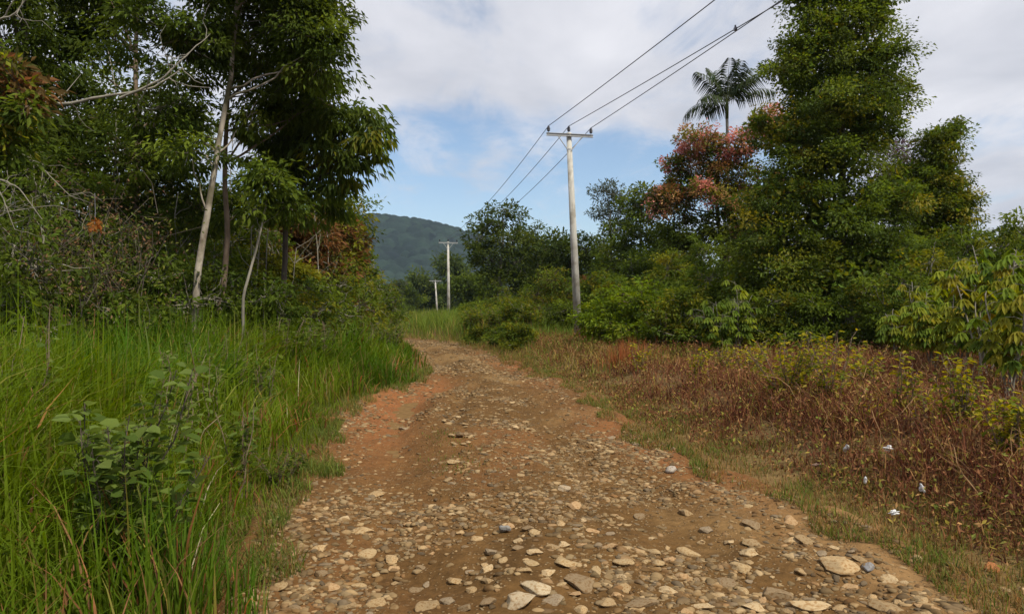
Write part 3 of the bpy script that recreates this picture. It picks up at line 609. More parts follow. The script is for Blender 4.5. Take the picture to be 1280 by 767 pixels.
# ---- palm
D = 38; b0 = P(914, 400, D); b0[2] = float(gz(b0[0], D))-.05
root = empty('palm_tree', b0); tag(root, 'slender areca palm rising above the red leafed tree', 'palm tree')
r = np.random.default_rng(300); top = P(909, 146, D); mb = MB(); pts = wob(b0, top, 14, .004, r); tube(mb, pts, np.linspace(.10, .075, 14), 9)
mb.build('trunk', M_bark_grey, root, b0, True)
mb = MB(); tube(mb, [top-[0, 0, .1], top+[0, 0, .5], top+[0, 0, .9]], [.09, .10, .05], 8, (.10, .13, .04)); mb.build('crownshaft', M_leaf, root, b0, True)
for k in range(14):
    az = k*2.4+(.4 if k % 2 else .1); elv = [1.5, 1.3, 1.05, .8, .95, .55, .35, 1.4, 1.15, .1, .7, 1.25, .3, 1.0][k]; Lf = r.uniform(2.1, 2.6)
    t = np.linspace(0, 1, 14); dirh = np.array([math.cos(az), math.sin(az), 0])
    ang = elv-t**1.8*(1.45-.62*elv); st = Lf/13
    pos = [top+np.array([0, 0, .75])]
    for q in range(13): pos.append(pos[-1]+st*(dirh*math.cos(ang[q])+np.array([0, 0, math.sin(ang[q])])))
    pos = np.array(pos); mb = MB(); tube(mb, pos, np.linspace(.022, .006, 14), 5, (.09, .11, .035), cap=False)
    n_ = 28; tt = np.linspace(.16, .99, n_); idx = tt*13; i = idx.astype(int).clip(0, 12); f = (idx-i)[:, None]; p = pos[i]*(1-f)+pos[i+1]*f; tan = nrm(pos[i+1]-pos[i])
    sd = nrm(np.cross(tan, np.array([0, 0, 1.])+dirh*.01)); ll = .78*np.sin(np.clip(tt*pi*.9+.25, 0, pi))**.6+.12
    for sg in (-1, 1):
        ax = nrm(sd*sg*1.0+tan*.6+np.array([0, 0, -.5])+r.normal(0, .07, (n_, 3)))
        leafquads(mb, p, ax, np.cross(tan, sd)*np.array([1, 1, 1.])+1e-3, ll, .075, jitter((.028, .042, .013), n_, r), droop=.5, fold=.1)
    mb.build('frond', M_palm, root, b0)

# ---- near broad-leaved plants
def stem_plant(name, label, cat, x, y, h, seed, nst, pal, L, W, spread=.3, nleaf=22, droop=.4, palm=False, group=None, leafmat=None, barkm=None, toponly=.25, lean=(0, 0), sr=.01):
    r = np.random.default_rng(seed); b0 = np.array([x, y, float(gz(x, y))-.03]); root = empty(name, b0); tag(root, label, cat, group)
    st = MB(); lf = MB()
    for k in range(nst):
        hh = h*r.uniform(.65, 1.0) if k else h; a_ = r.uniform(0, 6.28)
        e = b0+np.array([math.cos(a_)*spread*h*r.uniform(.2, 1)+lean[0]*h, math.sin(a_)*spread*h*r.uniform(.2, 1)+lean[1]*h, hh]); s_ = b0+np.array([r.normal(0, .04), r.normal(0, .04), 0])
        pp = wob(s_, e, 9, .05, r); tube(st, pp, np.linspace(sr*1.2, sr*.4, 9), 5, cap=False)
        t = r.uniform(toponly, 1, nleaf); idx = t*8; i = idx.astype(int).clip(0, 7); f = (idx-i)[:, None]; p = pp[i]*(1-f)+pp[i+1]*f
        az = r.uniform(0, 6.28, nleaf)
        out_ = np.stack([np.cos(az), np.sin(az), r.uniform(-.1, .6, nleaf)], -1)
        pet = L*(1.1 if palm else .5)*r.uniform(.5, 1.3, nleaf)[:, None]; q = p+out_*pet
        for j in range(nleaf): tube(st, [p[j], (p[j]+q[j])/2+[0, 0, .02], q[j]], [sr*.3, sr*.22, sr*.15], 3, cap=False)
        if palm:
            for j in range(nleaf):
                m_ = 6; fa = np.linspace(-1.5, 1.5, m_)+az[j]; ax = np.stack([np.cos(fa), np.sin(fa), np.full(m_, -droop)], -1)
                leafquads(lf, np.tile(q[j], (m_, 1)), ax, np.stack([np.cos(fa)*.5, np.sin(fa)*.5, np.ones(m_)], -1), L*r.uniform(.8, 1.1, m_), W, jitter(palpick(pal, 1, r)[0], m_, r, .1, .05), six=True, droop=.25)
        else:
            ax = out_+r.normal(0, .25, (nleaf, 3))+np.array([0, 0, -droop]); nn_ = np.array([0, 0, 1.])+r.normal(0, .35, (nleaf, 3))
            leafquads(lf, q, ax, nn_, L*r.uniform(.6, 1.2, nleaf), W*r.uniform(.7, 1.2, nleaf), palpick(pal, nleaf, r)*jitter([1, 1, 1], nleaf, r, .15, .06), six=True, droop=.12)
    st.build('stem', barkm or M_bark_brown, root, b0); lf.build('leaves', leafmat or M_leaf, root, b0)
    return root
CS = [(.15, .21, .025, 2), (.23, .27, .03, 1), (.09, .14, .02, 2)]
for k, (px, top, D, n_, lb) in enumerate([(1235, 300, 11.5, 4, 'tallest big leafed plant with drooping fingers of leaves at the right edge'), (1272, 310, 10.5, 4, 'big leafed plant cut off by the right edge'), (1165, 375, 14, 4, 'big leafed plant in front of the leaning tree trunk'),
        (1262, 350, 9.2, 3, 'nearest big leafed plant, low in the right edge of the photo'), (1215, 318, 14.5, 5, 'big leafed plant behind the tallest one at right'), (1200, 345, 13, 4, 'big leafed plant between the leaning tree and the tallest one'), (1140, 350, 17, 4, 'big leafed plant in the shade between the two dark trees'), (1120, 385, 16, 3, 'low big leafed plant just right of the very tall tree'), (925, 350, 19, 4, 'big leafed plant with pale leaves left of the very tall tree'), (900, 375, 18, 3, 'short big leafed plant beside the green bush')]):
    x = (px-640)/F*D; h = CAMZ-(top-HZ)/F*D-float(gz(x, D))
    stem_plant('palmate_plant', lb, 'plant', x, D, h, 400+k, n_+1, CS+YG if k < 8 else MG+CS, .20, .075, spread=.30, nleaf=17, droop=.75, palm=True, toponly=.35, sr=.016, barkm=M_bark_grey, group='big leafed plants on the right', leafmat=M_leaf)
YL = [(.40, .36, .025, 3), (.22, .24, .025, 2), (.14, .18, .025, 2), (.42, .35, .03, 1)]
ysh = [(985, 432, 524, 7, .5, 34, 'fullest yellow green bush standing in the dry brown scrub'), (1040, 430, 530, 4, .3, 26, 'thin yellow leafed bush next to the fullest one'), (1130, 455, 545, 2, .15, 26, 'single yellow leafed sapling right of the bush pair'),
       (1200, 440, 540, 4, .25, 26, 'yellow green leafy sapling below the big leafed plants'), (1262, 470, 560, 4, .25, 28, 'yellow leafed bush at the right edge of the scrub'), (868, 430, 478, 3, .3, 20, 'small yellow green bush at the left end of the scrub'),
       (905, 420, 470, 3, .3, 22, 'yellow green bush before the dark tree wall, left of the big trunk'), (800, 425, 465, 3, .3, 20, 'small olive bush near the pole side of the scrub'), (1085, 440, 495, 3, .3, 22, 'yellow green bush right of the big trunk base'), (935, 425, 480, 3, .4, 22, 'olive bush behind the fullest yellow green bush')]
for k, (px, top, bot, n_, sp, nl, lb) in enumerate(ysh):
    x, D = gpix(px, bot); h = (bot-top)/F*D
    stem_plant('yellow_bush', lb, 'bush', x, D, h, 430+k, n_*3, YL, .075, .042, spread=sp*1.5, nleaf=nl+2, droop=.3, sr=.006, toponly=.12, group='yellow green bushes in the dry scrub')
sr_ = np.random.default_rng(450)
for k in range(60):
    px = sr_.uniform(760, 1280); bot = sr_.uniform(470, 600)
    x, D = gpix(px, bot)
    if lat(x, D)-hw(D) < 1.6: continue
    stem_plant('small_seedling', 'small yellow green seedling sprouting from the dry brown scrub', 'plant', x, D, sr_.uniform(.2, .45), 460+k, 2, YL, .055, .03, spread=.3, nleaf=9, sr=.004, group='seedlings in the dry scrub')
# left side weeds
WL = [(.18, .25, .06, 2), (.18, .25, .05, 1), (.10, .16, .03, 2)]
stem_plant('broadleaf_weed', 'tall weed with pale oval leaves growing in the tall grass at left', 'plant', (150-640)/F*3.9, 3.9, 1.3, 501, 15, WL, .085, .068, spread=.36, nleaf=44, barkm=M_bark_dark, droop=.05, sr=.006, toponly=.3, lean=(.05, -.02))
for k, (px, D, h, lb) in enumerate([(262, 7.5, 1.25, 'broad leafed weed at the middle of the tall grass'), (300, 6.2, .9, 'low dark weed behind the grass at the road edge'), (20, 5.2, 1.55, 'weed with large leaves at the far left edge'), (215, 6, 1.2, 'weed clump just right of the pale leafed weed'), (335, 9.5, 1.15, 'leafy weed in front of the thin sapling')]):
    stem_plant('broadleaf_weed', lb, 'plant', (px-640)/F*D, D, h, 510+k, 6, WL+MG, .09, .05, spread=.28, nleaf=22, droop=.2, sr=.006, toponly=.25)
for k, (px, D, h) in enumerate([(290, 13, 1.3), (345, 13.5, 1.35), (395, 15, 1.3), (430, 18, 1.35), (465, 21, 1.35), (490, 25, 1.3), (375, 20, 1.6), (455, 30, 1.9), (320, 18, 1.6), (480, 34, 1.6)]):
    stem_plant('verge_bush', 'low leafy green bush on the left verge between grass and trees', 'bush', (px-640)/F*D, D, h, 530+k, 16, MG+DG+WL, .12, .055, spread=.6, nleaf=40, droop=.2, sr=.008, toponly=.1, group='leafy bushes along the left verge')
for k, (px, D, h, nst) in enumerate([(600, 38, 1.5, 18), (622, 34, 1.3, 16), (640, 40, 1.9, 18), (665, 34, 1.5, 16), (612, 60, 2.2, 18), (648, 52, 2.6, 20), (680, 46, 2.2, 18), (765, 32, 1.7, 16), (590, 64, 1.5, 16), (790, 24, 1.1, 12), (830, 22, 1.2, 12)]):
    stem_plant('roadside_bush', 'yellowish green leafy bush in the meadow grass right of the far bend', 'bush', (px-640)/F*D, D, h, 560+k, nst, YG+MG+MG, .004*D+.02, .002*D+.01, spread=.7, nleaf=60, droop=.2, sr=.008, toponly=.1, group='leafy bushes right of the far bend')
for k, (d_, D, h, w_, pal) in enumerate([(1.0, 27, .9, 1.3, YG+MG), (1.3, 30.5, 1.2, 1.6, MG), (2.6, 29, 1.5, 1.8, MG+YG), (.9, 34, 1.1, 1.5, MG+YG), (2.4, 34, 1.7, 2.0, YG+MG), (1.0, 38.5, 1.3, 1.8, MG), (2.8, 39, 1.9, 2.2, MG+YG),
        (1.2, 43, 1.3, 2.0, YG+MG), (3.4, 44, 2.2, 2.6, MG+DG), (4.8, 41, 2.0, 2.4, MG+YG), (4.6, 34, 1.6, 2.0, MG+DG), (6, 48, 2.4, 3, MG+YG), (4.4, 52, 1.7, 2.6, YG+MG), (7, 58, 2.4, 3.2, MG), (9, 54, 2.8, 3.4, MG+DG), (4.6, 29, 1.5, 2.0, MG+DG), (6.3, 30, 1.8, 2.2, MG+YG), (1.6, 24, .7, 1.0, YG+OR)]):
    x = float(xc(D)+hw(D))+d_; s_ = D/F; px = x/s_+640
    if px < 585 or (665 < px < 762 and D < 33): continue
    h = h*(.62 if px < 640 else 1); zb = float(gz(x, D)); pb_ = HZ-(zb-CAMZ)/s_; hp = h/s_; wp = w_/s_/2
    tree('verge_shrub', 'dense leafy shrub in the green bank between the road and the near pole', 'shrub', D, px, [(px, pb_-hp*.2), (px+1, pb_-hp*.5)], .03,
         [(px-wp*.45, pb_-hp*.45, wp*.55, hp*.45, .2), (px+wp*.4, pb_-hp*.5, wp*.6, hp*.45), (px, pb_-hp*.75, wp*.5, hp*.3), (px, pb_-hp*.2, wp*.95, hp*.25, -.2)], 5200, .004*D, .0019*D, pal, 900+k, bark=M_bark_grey, clump=.0085*D, droop=.25, flat=.6, per=45, fill=.35, group='shrubs of the green bank by the near pole')
for k, (px, D, h, pal) in enumerate([(12, 11, 1.9, DG+MG), (60, 12.5, 2.0, MG), (105, 13.5, 2.3, DG+MG), (150, 12.5, 1.7, MG), (195, 14, 2.4, DG+MG), (228, 15.5, 2.7, MG), (262, 17, 3.0, MG+YG), (290, 16, 2.2, DG+MG), (330, 15.5, 2.1, MG), (362, 17.5, 2.2, MG+YG), (392, 19, 2.4, MG), (425, 22, 2.6, MG+YG), (455, 27, 2.8, MG), (472, 33, 3.0, MG+YG), (88, 14.5, 3.6, MG+DG), (20, 13.5, 3.2, MG+DG), (130, 14.5, 3.4, MG), (178, 16, 3.8, MG+DG), (50, 15, 4.6, MG), (-10, 12, 3.6, MG+DG), (140, 18, 5, MG+YG), (205, 18.5, 5.2, MG+YG), (318, 20, 4.6, YG+MG), (255, 20, 5.0, MG)]):
    s_ = D/F; x = (px-640)*s_; zb = float(gz(x, D)); pb_ = HZ-(zb-CAMZ)/s_; hp = h/s_; wp = min(h*.62, 1.7)/s_
    tree('wood_edge_shrub', 'leafy shrub at the foot of the left wood, rising over the grass', 'shrub', D, px, [(px, pb_-hp*.3), (px+2, pb_-hp*.7)], .03,
         [(px-wp*.4, pb_-hp*.5, wp*.5, hp*.3, .2), (px+wp*.35, pb_-hp*.62, wp*.5, hp*.28), (px, pb_-hp*.85, wp*.42, hp*.2), (px+wp*.1, pb_-hp*.3, wp*.8, hp*.28, -.2)], 4200, .125, .055, pal, 940+k, bark=M_bark_grey, clump=.24, droop=.45, flat=.7, per=26, fill=.35, group='shrubs along the foot of the left wood')
for k, (px, D, h, w_, pal) in enumerate([(850, 22, 1.9, 2.2, MG+YG), (885, 23, 2.6, 2.2, MG), (835, 29, 3.4, 2.8, YG+MG), (880, 30, 4.2, 3.0, MG), (925, 21, 1.7, 1.8, YG+MG), (968, 20, 1.6, 1.9, MG+YG), (1015, 19.5, 1.4, 1.6, MG), (1085, 19, 1.7, 1.7, MG+YG), (1130, 18, 2.1, 1.8, MG), (1165, 19, 2.8, 2.2, MG+YG), (1210, 20, 3.3, 2.4, MG), (1250, 18, 3.0, 2.2, MG+YG), (1290, 17, 3.2, 2.4, MG), (775, 30, 2.4, 2.4, MG+YG), (790, 36, 4.0, 3.4, MG), (745, 40, 3.2, 3.0, YG+MG)]):
    s_ = D/F; x = (px-640)*s_; zb = float(gz(x, D)); pb_ = HZ-(zb-CAMZ)/s_; hp = h/s_; wp = w_/s_/2
    tree('tree_line_shrub', 'leafy shrub in the green wall below the right hand trees, behind the scrub', 'shrub', D, px, [(px, pb_-hp*.2), (px+1, pb_-hp*.6)], .035,
         [(px-wp*.45, pb_-hp*.45, wp*.55, hp*.35, .2), (px+wp*.4, pb_-hp*.55, wp*.6, hp*.3), (px, pb_-hp*.82, wp*.45, hp*.22), (px, pb_-hp*.2, wp*.95, hp*.22, -.2)], 5600, .0042*D+.03, .002*D+.015, pal, 1000+k, bark=M_bark_grey, clump=.0085*D+.1, droop=.35, flat=.5, per=50, fill=.35, group='shrubs below the right hand trees')
wr = np.random.default_rng(980)
for k in range(13):
    D = wr.uniform(4.5, 14); d_ = wr.uniform(.7, 4.5); x = float(xc(D)-hw(D))-d_
    stem_plant('grass_weed', 'leafy dark green weed mixed into the tall grass', 'plant', x, D, wr.uniform(.7, 1.25), 985+k, 7, MG+WL, .075, .04, spread=.4, nleaf=22, droop=.25, sr=.005, toponly=.3, group='weeds mixed into the tall grass')
stem_plant('verge_weed', 'dark low weed spilling onto the road edge left of the ruts', 'plant', (345-640)/F*6.6, 6.6, .45, 550, 12, DG+MG, .05, .025, spread=.7, nleaf=30, sr=.004, toponly=.1)

# ------------------------------------------------------------------ distant wood
M0 = []
for k, (hh, wv_, pal) in enumerate([(9, 5, FG), (11, 4.5, DG+FG), (8, 6, MG+FG), (10, 4, FG+GY)]):
    r = np.random.default_rng(600+k); root = empty('distant_tree', (0, 0, -50)); tag(root, 'green broadleaf tree of the far wood at the foot of the hill', 'tree', 'trees of the distant wood')
    tb = MB(); tube(tb, wob([0, 0, -.2], [0.3, 0, hh*.7], 8, .02, r), np.linspace(.2, .07, 8), 6); tb.build('trunk', M_bark_grey, root)
    lob = [((r.normal(0, wv_*.17), r.normal(0, wv_*.17), hh*(.25+.62*q/6)), (wv_*.36, wv_*.36, hh*.13), 1, None) for q in range(7)]
    cr = MB(); crown(cr, tb, lob, 3800, .55, .28, pal, r, clump=.75, up=.5, fill=.25); cr.build('crown', M_leaf, root); M0.append(root)
r = np.random.default_rng(610); cnt = 0
for row, (D, n_) in enumerate([(85, 10), (136, 44), (125, 20), (150, 24), (180, 28), (230, 34)]):
    for q in range(n_):
        px = -60+1400*(q+.5+r.normal(0, .3))/n_; DD = D*r.uniform(.93, 1.07); x = (px-640)/F*DD
        if row < 1 and 470 < px < 600: continue
        if row == 1 and not (450 < px < 610 or q % 3 == 0): continue
        if row == 0 and px < 640: continue
        k = r.integers(4); s_ = r.uniform(.75, 1.15)*(1.0 if row < 4 else 1.15)*(1.25 if px > 900 or px < 380 else (.72 if px < 600 else .9))
        loc = (x, DD, float(ground_h(x, DD))-.1)
        if cnt < 4: M0[cnt].location = loc; M0[cnt].scale = (s_,)*3
        else: copy_thing(M0[k], loc, r.uniform(0, 6.28), s_)
        cnt += 1
tree('bare_grey_tree', 'leafless greyish tree in front of the hill beside the left wood', 'tree', 75, 468, [(468, 395), (467, 350), (466, 322)], .12, [(466, 335, 14, 14), (476, 345, 10, 12)], 260, .2, .05, PU+GY, 640, bark=M_bark_grey, clump=.6)

# hill
hx = np.linspace(-760, 420, 420); hy = np.linspace(950, 1900, 260); HX, HY = np.meshgrid(hx, hy)
rp = np.interp(HX/1500*F+640, [170, 300, 400, 455, 468, 489, 521, 543, 568, 600, 660, 760, 860, 900], [330, 300, 284, 274, 271, 274, 278, 283, 289, 299, 318, 345, 372, 384])
rh = (388-rp)/F*1500+1.6
prof = np.where(HY < 1500, sstep(960, 1500, HY)**1.05, 1-.6*sstep(1500, 1900, HY)); edge_ = sstep(-760, -650, HX)*sstep(420, 330, HX)
HZ_ = rh*prof*edge_*(1+.22*(fbm(HX/130, HY/170, 71)-.5)*(1-sstep(1300, 1500, HY)))+(fbm(HX/60, HY/60, 72)-.5)*22*prof*edge_*(1-.6*sstep(1350, 1500, HY))
cell = 9.0
def worley(x, y, c_):
    gx, gy = np.floor(x/c_).astype(int), np.floor(y/c_).astype(int); best = np.full(x.shape, 9.); bid = np.zeros(x.shape)
    for i in (-1, 0, 1):
        for j in (-1, 0, 1):
            px_, py_ = (gx+i+hash2(gx+i, gy+j, 1))*c_, (gy+j+hash2(gx+i, gy+j, 2))*c_; d_ = np.hypot(x-px_, y-py_)/c_/(0.6+.7*hash2(gx+i, gy+j, 4)); m_ = d_ < best
            best = np.where(m_, d_, best); bid = np.where(m_, hash2(gx+i, gy+j, 3), bid)
    return best, bid
wd, wid = worley(HX, HY, 20.0)
HZ_ = HZ_+16*np.clip(1-wd**2, 0, 1)*edge_-8
mb = MB(); hc = np.array([.012, .022, .013])*(.4+1.3*wid[..., None])*(.8+.5*fbm(HX/90, HY/90, 74)[..., None])
mb.add(np.stack([HX, HY, HZ_], -1), grid_faces(*HX.shape), hc.reshape(-1, 3))
M_hill = noise_mat('hill_canopy', (.6, .6, .6), (1.3, 1.3, 1.3), .25, .95, .8, 2.0, 6, usecol=1.0, spec=.1)
o = mb.build('hill', M_hill, smooth=True, kind='structure'); o['label'] = 'dark forested hill beyond the road'

# ------------------------------------------------------------------ grass
def blades(mb, x, y, h, w, col, r, bend=.5, seg=4, z=None, tipcol=None, az=None):
    n = len(x); z = gz(x, y)-.01 if z is None else z; az = r.uniform(0, 6.28, n) if az is None else az
    d = np.stack([np.cos(az), np.sin(az)], -1); fa = az+pi/2+r.normal(0, .5, n); sd = np.stack([np.cos(fa), np.sin(fa), np.zeros(n)], -1)
    b_ = np.clip(r.normal(bend, bend*.5, n), .03, 1.6); V = []; C_ = []
    ct = col if tipcol is None else tipcol
    for k in range(seg+1):
        t = k/seg; ho = h*b_*(t**2)*.7; up_ = h*(t-.38*b_*t**2.6)
        c_ = np.stack([x+d[:, 0]*ho, y+d[:, 1]*ho, z+up_], -1); ww = w*(1-t**1.6)*(.65+.35*min(1, t*4))
        V.append(np.stack([c_-sd*ww[:, None]/2, c_+sd*ww[:, None]/2], 1)); cc_ = col*(1-t)+ct*t; C_.append(np.stack([cc_, cc_], 1))
    V = np.stack(V, 1).reshape(n, -1, 3); C_ = np.stack(C_, 1).reshape(n, -1, 3); m_ = 2*(seg+1)
    b0 = np.arange(n)[:, None, None]*m_; k = np.arange(seg)[None, :, None]*2
    f = (b0+k+np.array([[[0, 1, 3, 2]]])).reshape(-1, 4)
    mb.add(V.reshape(-1, 3), f, C_.reshape(-1, 3))
r = np.random.default_rng(700)
def left_field(n, ylo, yhi, dmax, pw=1.0):
    y = ylo+(yhi-ylo)*r.uniform(size=n)**pw; d = r.uniform(0, dmax, n); return xc(y)-hw(y)-d+en(y, -1)*sstep(1.5, 0, d), y, d
mb = MB()
for (n, ylo, yhi, dmax, wk) in [(26000, 1.6, 7, 5.5, 1), (26000, 6.5, 16, 8.5, 1.5), (24000, 15, 45, 9, 2.6), (8000, 44, 95, 10, 5)]:
    x, y, d = left_field(n, ylo, yhi, dmax)
    tuft = fbm(x*1.1, y*1.1, 81); cl = fbm(x*3.5, y*3.5, 82)
    keep = (r.uniform(size=n) < (.35+1.3*cl)) & ~((d < .35) & (r.uniform(size=n) < .6)); x, y, d, tuft = x[keep], y[keep], d[keep], tuft[keep]; n = len(x)
    H = (.22+.6*sstep(-.1, .5, d)+.75*sstep(.7, 2.0, d))*(.55+.8*tuft)*r.uniform(.55, 1.12, n)
    H = np.where(y > 20, H*.85, H); H = H*np.where((y > 30), .8, 1)*(1+.30*sstep(6, 3, y))
    pt = sstep(.4, .62, fbm(x*.7, y*.7, 84))[:, None]; base = jitter([1, 1, 1], n, r, .22, .08)*(np.array([.080, .160, .012])*(1-pt)+np.array([.155, .225, .015])*pt); yel = r.uniform(size=n) < .10; base[yel] = jitter((.20, .20, .05), yel.sum(), r)
    br_ = r.uniform(size=n) < (.025+.10*(d < .6)); base[br_] = jitter((.26, .13, .06), br_.sum(), r)
    w_ = r.uniform(.009, .029, n)*wk*(.6+.5*sstep(.2, 1.5, d))
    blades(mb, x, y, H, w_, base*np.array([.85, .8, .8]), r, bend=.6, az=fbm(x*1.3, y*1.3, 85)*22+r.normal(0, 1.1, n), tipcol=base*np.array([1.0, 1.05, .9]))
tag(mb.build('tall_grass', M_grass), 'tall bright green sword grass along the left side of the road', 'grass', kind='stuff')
# white seed heads and dead straw here and there
mb = MB(); n = 160; x, y, d = left_field(n, 2.5, 14, 5); k_ = d > .4; x, y = x[k_], y[k_]; n = len(x)
blades(mb, x, y, r.uniform(.4, 1.2, n), np.full(n, .014), jitter((.42, .38, .24), n, r), r, bend=.9)
tag(mb.build('dead_straw', M_grass), 'pale dead straw blades bent over in the green grass', 'straw', kind='stuff')
# short verge grass, both sides
mb = MB()
for side, n, ylo, yhi, dlo, dhi, hh in [(-1, 26000, 1.8, 20, -.08, .7, .13), (1, 44000, 2.6, 26, -.2, .95, .085), (1, 9000, 20, 60, -.2, 2.5, .3), (0, 500, 7, 10, 0, .2, .05)]:
    y = ylo*(yhi/ylo)**r.uniform(size=n); d = dlo+(dhi-dlo)*r.uniform(size=n)
    if side == 0: x = xc(y)-.55+r.normal(0, .16, n)
    else: x = xc(y)+side*(hw(y)+d+en(y, side)-.05)
    cl = fbm(x*2.3, y*2.3, 91); keep = r.uniform(size=n) < np.clip((cl-.25)*3.6, .06, 1); x, y, cl = x[keep], y[keep], cl[keep]; n = len(x)
    g = r.uniform(size=n)+sstep(.45, .7, cl)*.5+(.35 if side < 0 else 0); base = np.where((g > .72)[:, None], jitter((.12, .15, .03), n, r), jitter((.22, .15, .055), n, r))
    blades(mb, x, y, hh*r.uniform(.5, 1.6, n), r.uniform(.004, .009, n)*(1+y*.05), base, r, bend=.8, seg=3)
tag(mb.build('short_grass', M_grass), 'short yellowing verge grass along the road edges', 'grass', kind='stuff')
# green and straw grass around the pole foot and beyond
mb = MB(); n = 26000
y = 17+50*r.uniform(size=n)**1.2; x = xc(y)+hw(y)+.3+r.uniform(0, 1, n)**.8*(3+y*.12)
base = np.where((fbm(x*.5, y*.3, 95)+r.normal(0, .08, n)+.1*sstep(30, 40, y) > .42)[:, None], jitter((.13, .18, .03), n, r), jitter((.24, .20, .06), n, r))
dd_ = x-xc(y)-hw(y); Hh = (.2+.6*sstep(.1, 1.4, dd_))*(1-.62*sstep(33, 28, y)*sstep(16, 22, x*0+22))*r.uniform(.5, 1.2, n)*(1+.6*sstep(28, 45, y)); keep = r.uniform(size=n) < .25+1.2*fbm(x*1.5, y*1.5, 96)
blades(mb, x[keep], y[keep], Hh[keep], (r.uniform(.012, .028, n)*(1+y*.02))[keep], base[keep], r, bend=.5, seg=3)
tag(mb.build('meadow_grass', M_grass), 'knee high green and straw grass around the near pole and the far bend', 'grass', kind='stuff')
# rust coloured dry tufts near the pole
for k, (px, py, D, h, lb) in enumerate([(765, 445, 26, .9, 'rust coloured dry grass tuft right of the near pole foot'), (785, 480, 17.5, .75, 'orange dry grass tuft standing between verge and scrub'), (742, 440, 29, .75, 'rust coloured dry tuft at the foot of the near pole')]):
    x0 = (px-640)/F*D; mb = MB(); n = 420; b0 = np.array([x0, D, float(gz(x0, D))]); xx = x0+r.normal(0, .28, n); yy = D+r.normal(0, .28, n)
    blades(mb, xx, yy, h*r.uniform(.5, 1.1, n), np.full(n, .014), jitter((.28, .12, .045), n, r), r, bend=.4)
    tag(mb.build('dry_tuft', M_grass, origin=b0), lb, 'grass tuft')
# dry brown scrub carpet
mb = MB(); n = 110000
y = 3.6*(34/3.6)**r.uniform(size=n); d = .15+r.uniform(size=n)*(3.6+y*.62); x = xc(y)+hw(y)+d
cl = fbm(x*1.4, y*1.4, 101); c2 = fbm(x*.45, y*.45, 102)
keep = (r.uniform(size=n) < np.clip((cl-.25)*3, .15, 1)*sstep(.15, .85, d+(c2-.5)*.9)); x, y, d, cl, c2 = x[keep], y[keep], d[keep], cl[keep], c2[keep]; n = len(x)
Hs = (.11+.29*sstep(.5, 1.7, d))*(.5+cl)*r.uniform(.4, 1.2, n)
pal_ = np.array([(.150, .062, .034), (.20, .092, .044), (.31, .18, .075), (.10, .044, .028), (.23, .18, .04)]); pi_ = r.choice(5, n, p=[.32, .26, .12, .20, .10]); base = pal_[pi_]*r.uniform(.7, 1.3, (n, 1))
blades(mb, x, y, Hs, r.uniform(.005, .012, n)*(1+y*.06), base, r, bend=.9, seg=3)
m_ = int(n*.85); i = r.integers(0, n, m_); p = np.stack([x[i]+r.normal(0, .07, m_), y[i]+r.normal(0, .07, m_), gz(x[i], y[i])+Hs[i]*r.uniform(.1, .85, m_)], -1)
leafquads(mb, p, randdir(m_, r), nrm(r.normal(0, .5, (m_, 3))+[0, 0, .8]), r.uniform(.02, .055, m_)*(1+y[i]*.05), r.uniform(.008, .02, m_)*(1+y[i]*.05), pal_[r.choice(5, m_)]*r.uniform(.7, 1.35, (m_, 1)))
gl = r.uniform(size=m_) < .09; pg = p[gl]; leafquads(mb, pg+[0, 0, .04], randdir(len(pg), r)+[0, 0, .3], nrm(r.normal(0, .5, (len(pg), 3))+[0, 0, 1]), .05, .03, jitter((.17, .17, .04), len(pg), r))
tag(mb.build('dry_scrub', M_dry), 'withered reddish brown scrub covering the bank right of the road', 'scrub', kind='stuff')
# wiry stems arching over the scrub
mb = MB()
for q in range(650):
    y0 = 4*(24/4)**r.uniform(); x0 = float(xc(y0)+hw(y0))+1.0+r.uniform()*(2.7+y0*.5); s_ = np.array([x0, y0, float(gz(x0, y0))]); e = s_+np.array([r.normal(0, .35), r.normal(0, .35), r.uniform(.12, .5)])
    tube(mb, wob(s_, e, 6, .15, r), np.linspace(.004, .002, 6)*(1+y0*.04), 3, tuple(np.array([.30, .19, .10])*r.uniform(.5, 1.4)), cap=False)
tag(mb.build('scrub_twigs', M_dry), 'wiry dead stems arching out of the brown scrub', 'twigs', kind='stuff')

# litter
def scrap(px, py, w, h, label, seed, flatness=.3):
    r = np.random.default_rng(seed); x, D = gpix(px, py); c = np.array([x, D, float(gz(x, D))+h*.5+.07]); mb = MB()
    v = I2[0]*np.array([w/2, w*.3, h/2]); v = v*(1+.35*np.sin(I2[0]@r.normal(0, 3, 3)+1)+.2*np.sin(I2[0]@r.normal(0, 7, 3)))[:, None]
    mb.add(v, I2[1]); tag(mb.build('plastic_scrap', M_plastic, origin=None), label, 'litter'); o = bpy.context.scene.collection.objects[-1]; o.location = tuple(c); o.rotation_euler = (0, r.normal(0, .3), r.uniform(0, 3))
scrap(1058, 592, .06, .11, 'upright greyish white scrap of plastic at the edge of the scrub', 800)
scrap(1110, 597, .10, .05, 'flat white scrap of plastic lying in the brown scrub', 801)
scrap(1152, 634, .065, .055, 'crumpled white ball of litter below the scrub edge', 802)
scrap(1081, 614, .03, .05, 'tiny white scrap between the two larger plastic scraps', 803)
scrap(1117, 654, .06, .03, 'bluish grey scrap in the verge grass', 804)
scrap(965, 531, .05, .05, 'tiny pale scrap at the foot of the fullest yellow bush', 805)

